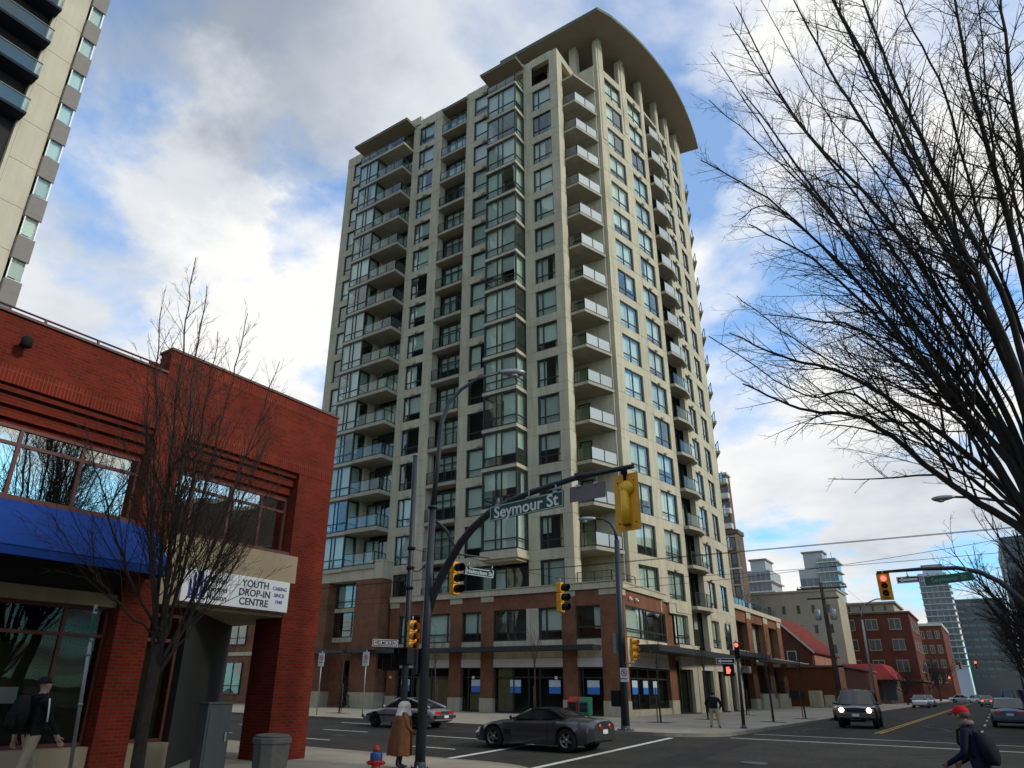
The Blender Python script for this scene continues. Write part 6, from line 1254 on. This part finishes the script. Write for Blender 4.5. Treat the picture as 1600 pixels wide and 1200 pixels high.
sedan('dark blue sedan parked at the kerb behind the oncoming four wheel drive', (0.022,0.028,0.05), (-7.75,51.5,0), -pi/2)
sedan('white sedan parked farther down the left kerb', (0.50,0.50,0.52), (-8.0,104,0), -pi/2+.03)
sedan('pale silver sedan parked just beyond the white one', (0.38,0.38,0.41), (-7.9,113,0), -pi/2)
sedan('blue sedan seen from behind near the right kerb', (0.045,0.075,0.125), (.25,49.5,0), pi/2)
sedan('beige sedan with lit tail lamps far down the street', (0.25,0.22,0.17), (-1.6,128,0), pi/2, tail=True)
sedan('distant pale sedan crossing at the far end of the road', (0.42,0.43,0.44), (-6.0,172,0), -.1)
sedan('distant silver car with headlamps at the far end of the road', (0.35,0.36,0.37), (-3.4,165,0), -pi/2+.5, head=True)
# dark van beyond the blue sedan
t = thing('van', 'dark van parked beyond the blue sedan on the right', 'van', (0,0,0), 'cars in the street'); pm = paint('van_dark_paint', (0.014,0.016,0.02)); S = dict(L=4.9, r=.34, wheels=(1.5,-1.5), crown=.02, tk=.92, w=[(-2.45,.84),(-2.3,.92),(1.9,.92),(2.45,.74)], top=[(-2.45,1.10),(.9,1.12),(1.4,1.06),(2.3,.85),(2.45,.75)], belt=[(-2.45,1.0),(1.0,1.02),(2.45,.68)], bot=[(-2.45,.36),(-1.9,.28),(1.9,.28),(2.45,.34)])
shell(t, S, pm); cabin(t, dict(pts=((1.45,.82,1.06),(.75,.72,1.88),(-2.3,.72,1.90),(-2.43,.82,1.10)), b=.1, crown=.03, cp=.07), pm, pm)
for x in (1.5,-1.5):
    for s in (1,-1): wheel(t, x, s*.80, .34, .22, M_alloy, s)
for s in (1,-1): add(t, 'tail_lamp', M_redlens, (-2.47,-2.42,s*.80-.07,s*.80+.07,.9,1.25))
add(t, 'licence_plate', M_plate, (-2.47,-2.46,-.16,.16,.7,.82)); put(t, (.95,66,0), pi/2)
# ------------------------------------------------------------------ people
def skin_body(verts, edges, root, levels=2):
    me = bpy.data.meshes.new('body'); names = list(verts); idx = {n: i for i, n in enumerate(names)}
    me.from_pydata([verts[n][:3] for n in names], [(idx[a], idx[b]) for a, b in edges], []); o = bpy.data.objects.new('tmp', me); C.objects.link(o)
    sk = o.modifiers.new('s', 'SKIN'); sk.use_smooth_shade = True
    for i, n in enumerate(names):
        r = verts[n][3]; sv = me.skin_vertices[0].data[i]; sv.radius = (r, r) if not isinstance(r, tuple) else r; sv.use_root = (n == root)
    ss = o.modifiers.new('u', 'SUBSURF'); ss.levels = levels; ss.render_levels = levels
    dg = bpy.context.evaluated_depsgraph_get(); dg.update(); out = bpy.data.meshes.new_from_object(o.evaluated_get(dg)); bpy.data.objects.remove(o); return out
def hand(V, E, w, p, d, side, curl=.5, s=1.0):
    # palm plus five bent fingers; p wrist, d hand direction, side = unit vector towards the thumb
    d = Vector(d).normalized(); sd = Vector(side).normalized(); pn = d.cross(sd).normalized(); p = Vector(p)
    pc = p+d*.055*s; V[w+'_palm'] = (*pc, .026*s); E.append((w, w+'_palm'))
    for k, (off, L_) in enumerate(((.030,.070),(.010,.080),(-.010,.075),(-.030,.058))):
        a = pc+sd*off*s+d*.035*s; b_ = a+(d*(1-curl*.5)+pn*curl*.6).normalized()*L_*.55*s; c_ = b_+(d*(1-curl)+pn*curl).normalized()*L_*.5*s; n = w+'_f%d' % k
        V[n+'a'] = (*a,.0095*s); V[n+'b'] = (*b_,.0088*s); V[n+'c'] = (*c_,.0075*s); E += [(w+'_palm',n+'a'),(n+'a',n+'b'),(n+'b',n+'c')]
    a = pc+sd*.032*s-d*.012*s; b_ = a+(sd*.7+d*.6).normalized()*.035*s; c_ = b_+(d*.9+sd*.2+pn*curl*.5).normalized()*.03*s; n = w+'_t'; V[n+'a'] = (*a,.011*s); V[n+'b'] = (*b_,.010*s); V[n+'c'] = (*c_,.008*s); E += [(w+'_palm',n+'a'),(n+'a',n+'b'),(n+'b',n+'c')]
def person(label, J, mats, rule, loc, rz, hscale=1.0, handdirs=None, extra=None, curl=.5):
    # J: joints in local frame, +x is the way the person faces
    t = thing('person', label, 'person', (0,0,0)); V = dict(J); E = [('pelvis','belly'),('belly','chest'),('chest','neck'),('neck','chin'),('chin','head'),('head','crown'),('head','nose')]
    for s in ('l','r'):
        E += [('chest','sh_'+s),('sh_'+s,'el_'+s),('el_'+s,'wr_'+s),('pelvis','hip_'+s),('hip_'+s,'kn_'+s),('kn_'+s,'an_'+s),('an_'+s,'ball_'+s),('ball_'+s,'toe_'+s)]
        w = Vector(J['wr_'+s][:3]); e_ = Vector(J['el_'+s][:3]); d = (w-e_).normalized() if not handdirs else Vector(handdirs[s]); sd = Vector((1,0,0))-d*d.x; 
        hand(V, E, 'wr_'+s, w, d, sd if sd.length > .2 else Vector((0,0,1)), curl)
    me = skin_body(V, E, 'pelvis'); me.name = 'body'
    for m in mats: me.materials.append(m)
    for p in me.polygons: p.material_index = rule(p.center); p.use_smooth = True
    o = bpy.data.objects.new('body', me); C.objects.link(o); o.parent = t
    if extra: extra(t)
    t.location = loc; t.rotation_euler = (0,0,rz); t.scale = (hscale,)*3; return t
def ell(name, c, r, m, t, n=14, squash=None, zmin=-1, zmax=1):
    b = MB(); prof = [(sqrt(max(1e-4,1-u*u)), u) for u in [zmin+(zmax-zmin)*i/10 for i in range(11)]]; b.lathe([(a,z) for a,z in prof], n); b.xf(Matrix.Translation(c) @ Matrix.Diagonal((r[0],r[1],r[2],1))); return mk(name, b, m, t)
def face(t, c, look=(1,0,0), s=1.0, skinm=None):
    d = Vector(look).normalized(); sd = Vector((-d.y,d.x,0)).normalized()
    for q in (1,-1):
        ell('eye', tuple(Vector(c)+d*.088*s+sd*.032*q*s+Vector((0,0,.012*s))), (.011*s,)*3, M_white, t, 8); ell('ear', tuple(Vector(c)+sd*.082*q*s-Vector((0,0,.008))), (.016*s,.012*s,.030*s), skinm or M_skin, t, 8)
    b = MB(); p = Vector(c)+d*.088*s-Vector((0,0,.058*s)); b.tube([tuple(p-sd*.022*s),tuple(p+d*.006*s),tuple(p+sd*.022*s)], .006*s, 5); mk('mouth', b, mat('lip',(.25,.09,.08),.6) if 'lip' not in MATS else MATS['lip'], t)
def stand(lean=0.0, h=1.0, stride=.10, arm=(0.05,.25), swing=.12):
    # a standing / walking skeleton for a 1.75 m adult
    J = dict(pelvis=(0,0,.95,(.145,.125)), belly=(.01+lean*.15,0,1.10,(.150,.120)), chest=(.0+lean*.35,0,1.32,(.165,.120)), neck=(.01+lean*.5,0,1.50,.058), chin=(.025+lean*.56,0,1.555,.062), head=(.02+lean*.62,0,1.635,.092), crown=(.0+lean*.66,0,1.70,.072), nose=(.105+lean*.62,0,1.62,.016))
    for s, q in (('l',1),('r',-1)):
        f = stride*q
        J['sh_'+s] = (lean*.36,q*.185,1.425,.062); J['el_'+s] = (-f*.6+arm[0]+lean*.2,q*.235,1.14,.046); J['wr_'+s] = (-f*1.1+arm[1]*.6+lean*.1,q*.225,.90,.034)
        J['hip_'+s] = (0,q*.095,.90,.092); J['kn_'+s] = (f*.8+.03,q*.10,.50,.064); J['an_'+s] = (f*1.3-.02,q*.10,.085+max(0,-f)*.15,.045); J['ball_'+s] = (f*1.3+.10,q*.11,.035,.036); J['toe_'+s] = (f*1.3+.17,q*.115,.028,.026)
    return J
# --- old woman in a long brown coat with a white head scarf, from behind
M_coat = mat('brown_coat_cloth', (0.175,0.075,0.034), .9, var=.2, vscale=9, bump=.2, bscale=120); M_scarf = mat('white_head_scarf', (0.78,0.74,0.68), .9, var=.25, vscale=16); M_slack = mat('blue_grey_trousers', (0.05,0.06,0.10), .9); M_bag = mat('dark_green_bag', (0.008,0.05,0.02), .7, var=.2, vscale=8); M_shoe = mat('dark_shoe', (0.02,0.018,0.018), .6)
J = stand(lean=.06, stride=.05); J['wr_r'] = (.26,-.30,.86,.034); J['el_r'] = (.06,-.27,1.10,.055); J['wr_l'] = (.10,.25,.84,.034); J['el_l'] = (.0,.27,1.12,.055)
for s in 'lr': x = J['sh_'+s]; J['sh_'+s] = (x[0],x[1]*.95,1.40,.085)
def rule(c): 
    if c.z < .10: return 3
    if c.z < .52: return 2
    if c.z > 1.50 or (c.z < .88 and abs(c.y) > .2): return 1
    return 0
def coat(t):
    b = MB(); rings = []; n = 40
    for k in range(25):
        u = k/24; z = 1.44-(1.44-.34)*u; rx = .165+.095*u+.03*sin(u*pi); ry = .235+.10*u+.02*sin(u*pi)
        if u < .12: rx *= .45+.55*sin(u/.12*pi/2); ry *= .50+.50*sin(u/.12*pi/2)
        ring = []
        for j in range(n):
            a = 2*pi*j/n; fold = 1+(.055*u*u)*sin(9*a+.8)+(.03*u)*sin(5*a+2.0)+(.02*u)*sin(14*a); ring.append((.035*(1-u)+rx*fold*cos(a), ry*fold*sin(a), z+(.012*sin(6*a) if u > .97 else 0)))
        rings.append(ring)
    b.loft(rings[::-1], caps=False, smooth=True); mk('coat', b, M_coat, t)
    b = MB(); hc = Vector((.075,0,1.63)); rr = []
    for k in range(12):
        u = k/11; z = .145-(.40)*u; r_ = .135*sqrt(max(.02,1-((z-.01)/.15)**2)) if z > -.03 else .126+(-.03-z)*.22
        rr.append([(hc.x-.01-.02*u+r_*1.05*cos(a), r_*sin(a)*.95, hc.z+z+.004*sin(7*a)) for a in [2*pi*j/24 for j in range(24)]])
    b.loft(rr[::-1], caps=True); mk('head_scarf', b, M_scarf, t, fix=True)
    b = MB(); b.tube([(.33,-.31,.88),(.30,-.31,.90),(.27,-.31,.88)], .014, 7); b.tube([(.33,-.31,.88),(.37,-.33,.02)], .012, 7); mk('walking_cane', b, M_woodp, t)
    b = MB(); b.loft([[(.10+.08*cos(a),.34+.05*sin(a),z) for a in [2*pi*j/12 for j in range(12)]] if z > .75 else [(.10+.17*cos(a),.34+.085*sin(a),z) for a in [2*pi*j/12 for j in range(12)]] for z in (.32,.36,.60,.72,.80)]); b.tube([(.04,.33,.78),(.08,.29,.86),(.16,.33,.78)], .012, 6); mk('bag', b, M_bag, t, fix=True)
    face(t, (.085,0,1.635))
person('person in a long brown coat and white head scarf with a cane, seen from behind', J, [M_coat, M_skin, M_slack, M_shoe], rule, (-12.0,13.75,-.17), 1.05, .86, extra=coat).scale = (1.08,1.12,.82)
# --- walker with cap and backpack passing the brick building
M_jack = mat('black_jacket_cloth', (0.010,0.010,0.013), .85, bump=.2, bscale=60); M_khaki = mat('khaki_trousers', (0.36,0.30,0.19), .9, var=.12, vscale=6, bump=.2, bscale=80)
def rule2(c): return 3 if c.z < .09 else 2 if c.z < .93 else (1 if c.z > 1.50 or (c.z < .93 and abs(c.y) > .19) else 0)
def rule2(c):
    if c.z < .09: return 3
    if c.z > 1.51: return 1
    if abs(c.y) > .165 and c.z < .935: return 1
    return 2 if c.z < .93 else 0
def pack(t):
    b = MB(); rings = []
    for u in range(9):
        z = 1.02+.46*u/8; k = sin(pi*(u+.6)/9.2)**.45; rings.append([(-.235+.115*k*cos(a)*(1.15 if cos(a) < 0 else .8), .165*k*sin(a), z) for a in [2*pi*j/18 for j in range(18)]])
    b.loft(rings); pk = mk('backpack', b, M_blackflat, t, fix=True); b = MB(); b.loft([[(-.36+.05*cos(a),.11*sin(a),z) for a in [2*pi*j/12 for j in range(12)]] for z in (1.06,1.10,1.22,1.25)]); mk('pocket', b, M_blackflat, pk, fix=True)
    for q in (1,-1): b = MB(); b.tube([(-.13,q*.10,1.44),(-.02,q*.12,1.475),(.09,q*.12,1.42),(.12,q*.13,1.25),(-.05,q*.19,1.12)], .018, 6); mk('shoulder_strap', b, M_blackflat, pk)
    ell('cap', (.015,0,1.665), (.104,.092,.092), M_blackflat, t, 16, zmin=-.1, zmax=.99); b = MB(); b.loft([[(.08,-.07,1.665),(.08,.07,1.665),(.19,.05,1.655),(.20,0,1.655),(.19,-.05,1.655)],[(.08,-.07,1.675),(.08,.07,1.675),(.19,.05,1.663),(.20,0,1.663),(.19,-.05,1.663)]]); mk('cap_peak', b, M_blackflat, t, fix=True)
    for q in (1,-1): b = MB(); b.tube([(-.0,q*.252,1.44),(.005,q*.285,1.28),(.02,q*.284,1.12)], .012, 5); mk('sleeve_stripe', b, M_white, t)
    face(t, (.02,0,1.632))
person('person in black jacket, cap and backpack walking past the shop window', stand(.05, stride=.17, arm=(-.02,.12)), [M_jack, M_skin, M_khaki, M_shoe], rule2, (-12.85,5.80,-.17), pi/2+.12, 1.07, extra=pack)
# --- man in dark jacket and pale trousers standing on the far corner, from behind
def hair(t): ell('hair', (-.012,0,1.665), (.100,.094,.092), M_blackflat, t, 14, zmin=-.55, zmax=.99); face(t, (.02,0,1.632))
J = stand(.0, stride=.03); J['kn_l'] = (.04,.13,.50,.072); J['an_l'] = (0,.16,.085,.05); J['ball_l'] = (.1,.17,.035,.038); J['toe_l'] = (.17,.175,.028,.028); J['kn_r'] = (.04,-.13,.50,.072); J['an_r'] = (0,-.16,.085,.05); J['ball_r'] = (.1,-.17,.035,.038); J['toe_r'] = (.17,-.175,.028,.028)
J['chest'] = (0,0,1.32,(.20,.14)); J['belly'] = (0,0,1.10,(.19,.145))
for s, q in (('l',1),('r',-1)): J['el_'+s] = (.0,q*.30,1.14,.062); J['wr_'+s] = (.14,q*.22,.97,.036); J['sh_'+s] = (0,q*.20,1.41,.08)
person('person in dark jacket and khaki trousers on the far corner, seen from behind', J, [mat('navy_jacket',(0.012,0.012,0.018),.9), M_skin, M_khaki, M_shoe], rule2, (-10.35,32.4,.13), 1.75, .86, extra=hair).scale = (1.05,1.08,.82)
# --- person in red cap with cane and shoulder bag crossing at the right
M_denim = mat('dark_blue_jacket', (0.010,0.014,0.035), .85, var=.2, vscale=6); M_redcap = mat('red_cap_cloth', (0.55,0.012,0.02), .8); M_scarf2 = mat('grey_pink_scarf', (0.22,0.16,0.15), .9, var=.3, vscale=15)
J = stand(.20, stride=.10); J['el_r'] = (.16,-.27,1.12,.052); J['wr_r'] = (.36,-.26,.98,.036); J['el_l'] = (.10,.27,1.12,.052); J['wr_l'] = (.34,.22,.98,.036)
def rule4(c):
    if c.z < .09: return 3
    if c.z > 1.50: return 1
    if c.x > .37 and c.z < 1.06: return 1
    return 2 if c.z < .92 else 0
def bag(t):
    ell('cap', (.135,0,1.672), (.108,.096,.088), M_redcap, t, 16, zmin=-.25, zmax=.99); b = MB(); b.loft([[(.21,-.07,1.655),(.21,.07,1.655),(.31,.045,1.625),(.325,0,1.62),(.31,-.045,1.625)],[(.21,-.07,1.665),(.21,.07,1.665),(.31,.045,1.633),(.325,0,1.628),(.31,-.045,1.633)]]); mk('cap_peak', b, M_redcap, t, fix=True)
    b = MB(); rings = []
    for u in range(9):
        z = .98+.42*u/8; k = sin(pi*(u+.6)/9.2)**.45; lx = .10*(u/8); rings.append([(-.16+lx+.125*k*cos(a)*(1.1 if cos(a) < 0 else .7), .03+.16*k*sin(a), z) for a in [2*pi*j_/18 for j_ in range(18)]])
    b.loft(rings); bgp = mk('backpack', b, mat('navy_pack_cloth',(0.009,0.012,0.022),.85,var=.25,vscale=9), t, fix=True)
    for q in (1,-1): b = MB(); b.tube([(-.02,q*.10,1.40),(.08,q*.12,1.475),(.19,q*.12,1.42),(.21,q*.13,1.25),(.02,q*.17,1.08)], .02, 6); mk('shoulder_strap', b, M_blackflat, bgp)
    b = MB(); b.tube([(.13,.075,1.51),(.17,.0,1.495),(.13,-.075,1.51),(.06,-.085,1.525),(.02,0,1.53),(.06,.085,1.525),(.13,.075,1.51)], .036, 8); mk('scarf', b, M_scarf2, t)
    ell('hair', (.118,0,1.645), (.098,.094,.070), mat('grey_hair',(.12,.11,.10),.9), t, 14, zmin=-.9, zmax=.3)
    b = MB(); b.tube([(.40,-.26,.97),(.50,-.26,.96)], .014, 7); b.tube([(.45,-.26,.965),(.55,-.27,.02)], .012, 7); mk('walking_cane', b, M_woodp, t); face(t, (.145,0,1.625))
person('person in red cap and dark jacket with a bag and cane crossing at the right', J, [M_denim, mat('tan_skin',(.26,.13,.08),.6), M_denim, M_shoe], rule4, (-.40,13.2,-.3), pi-.35, 1.0, extra=bag)
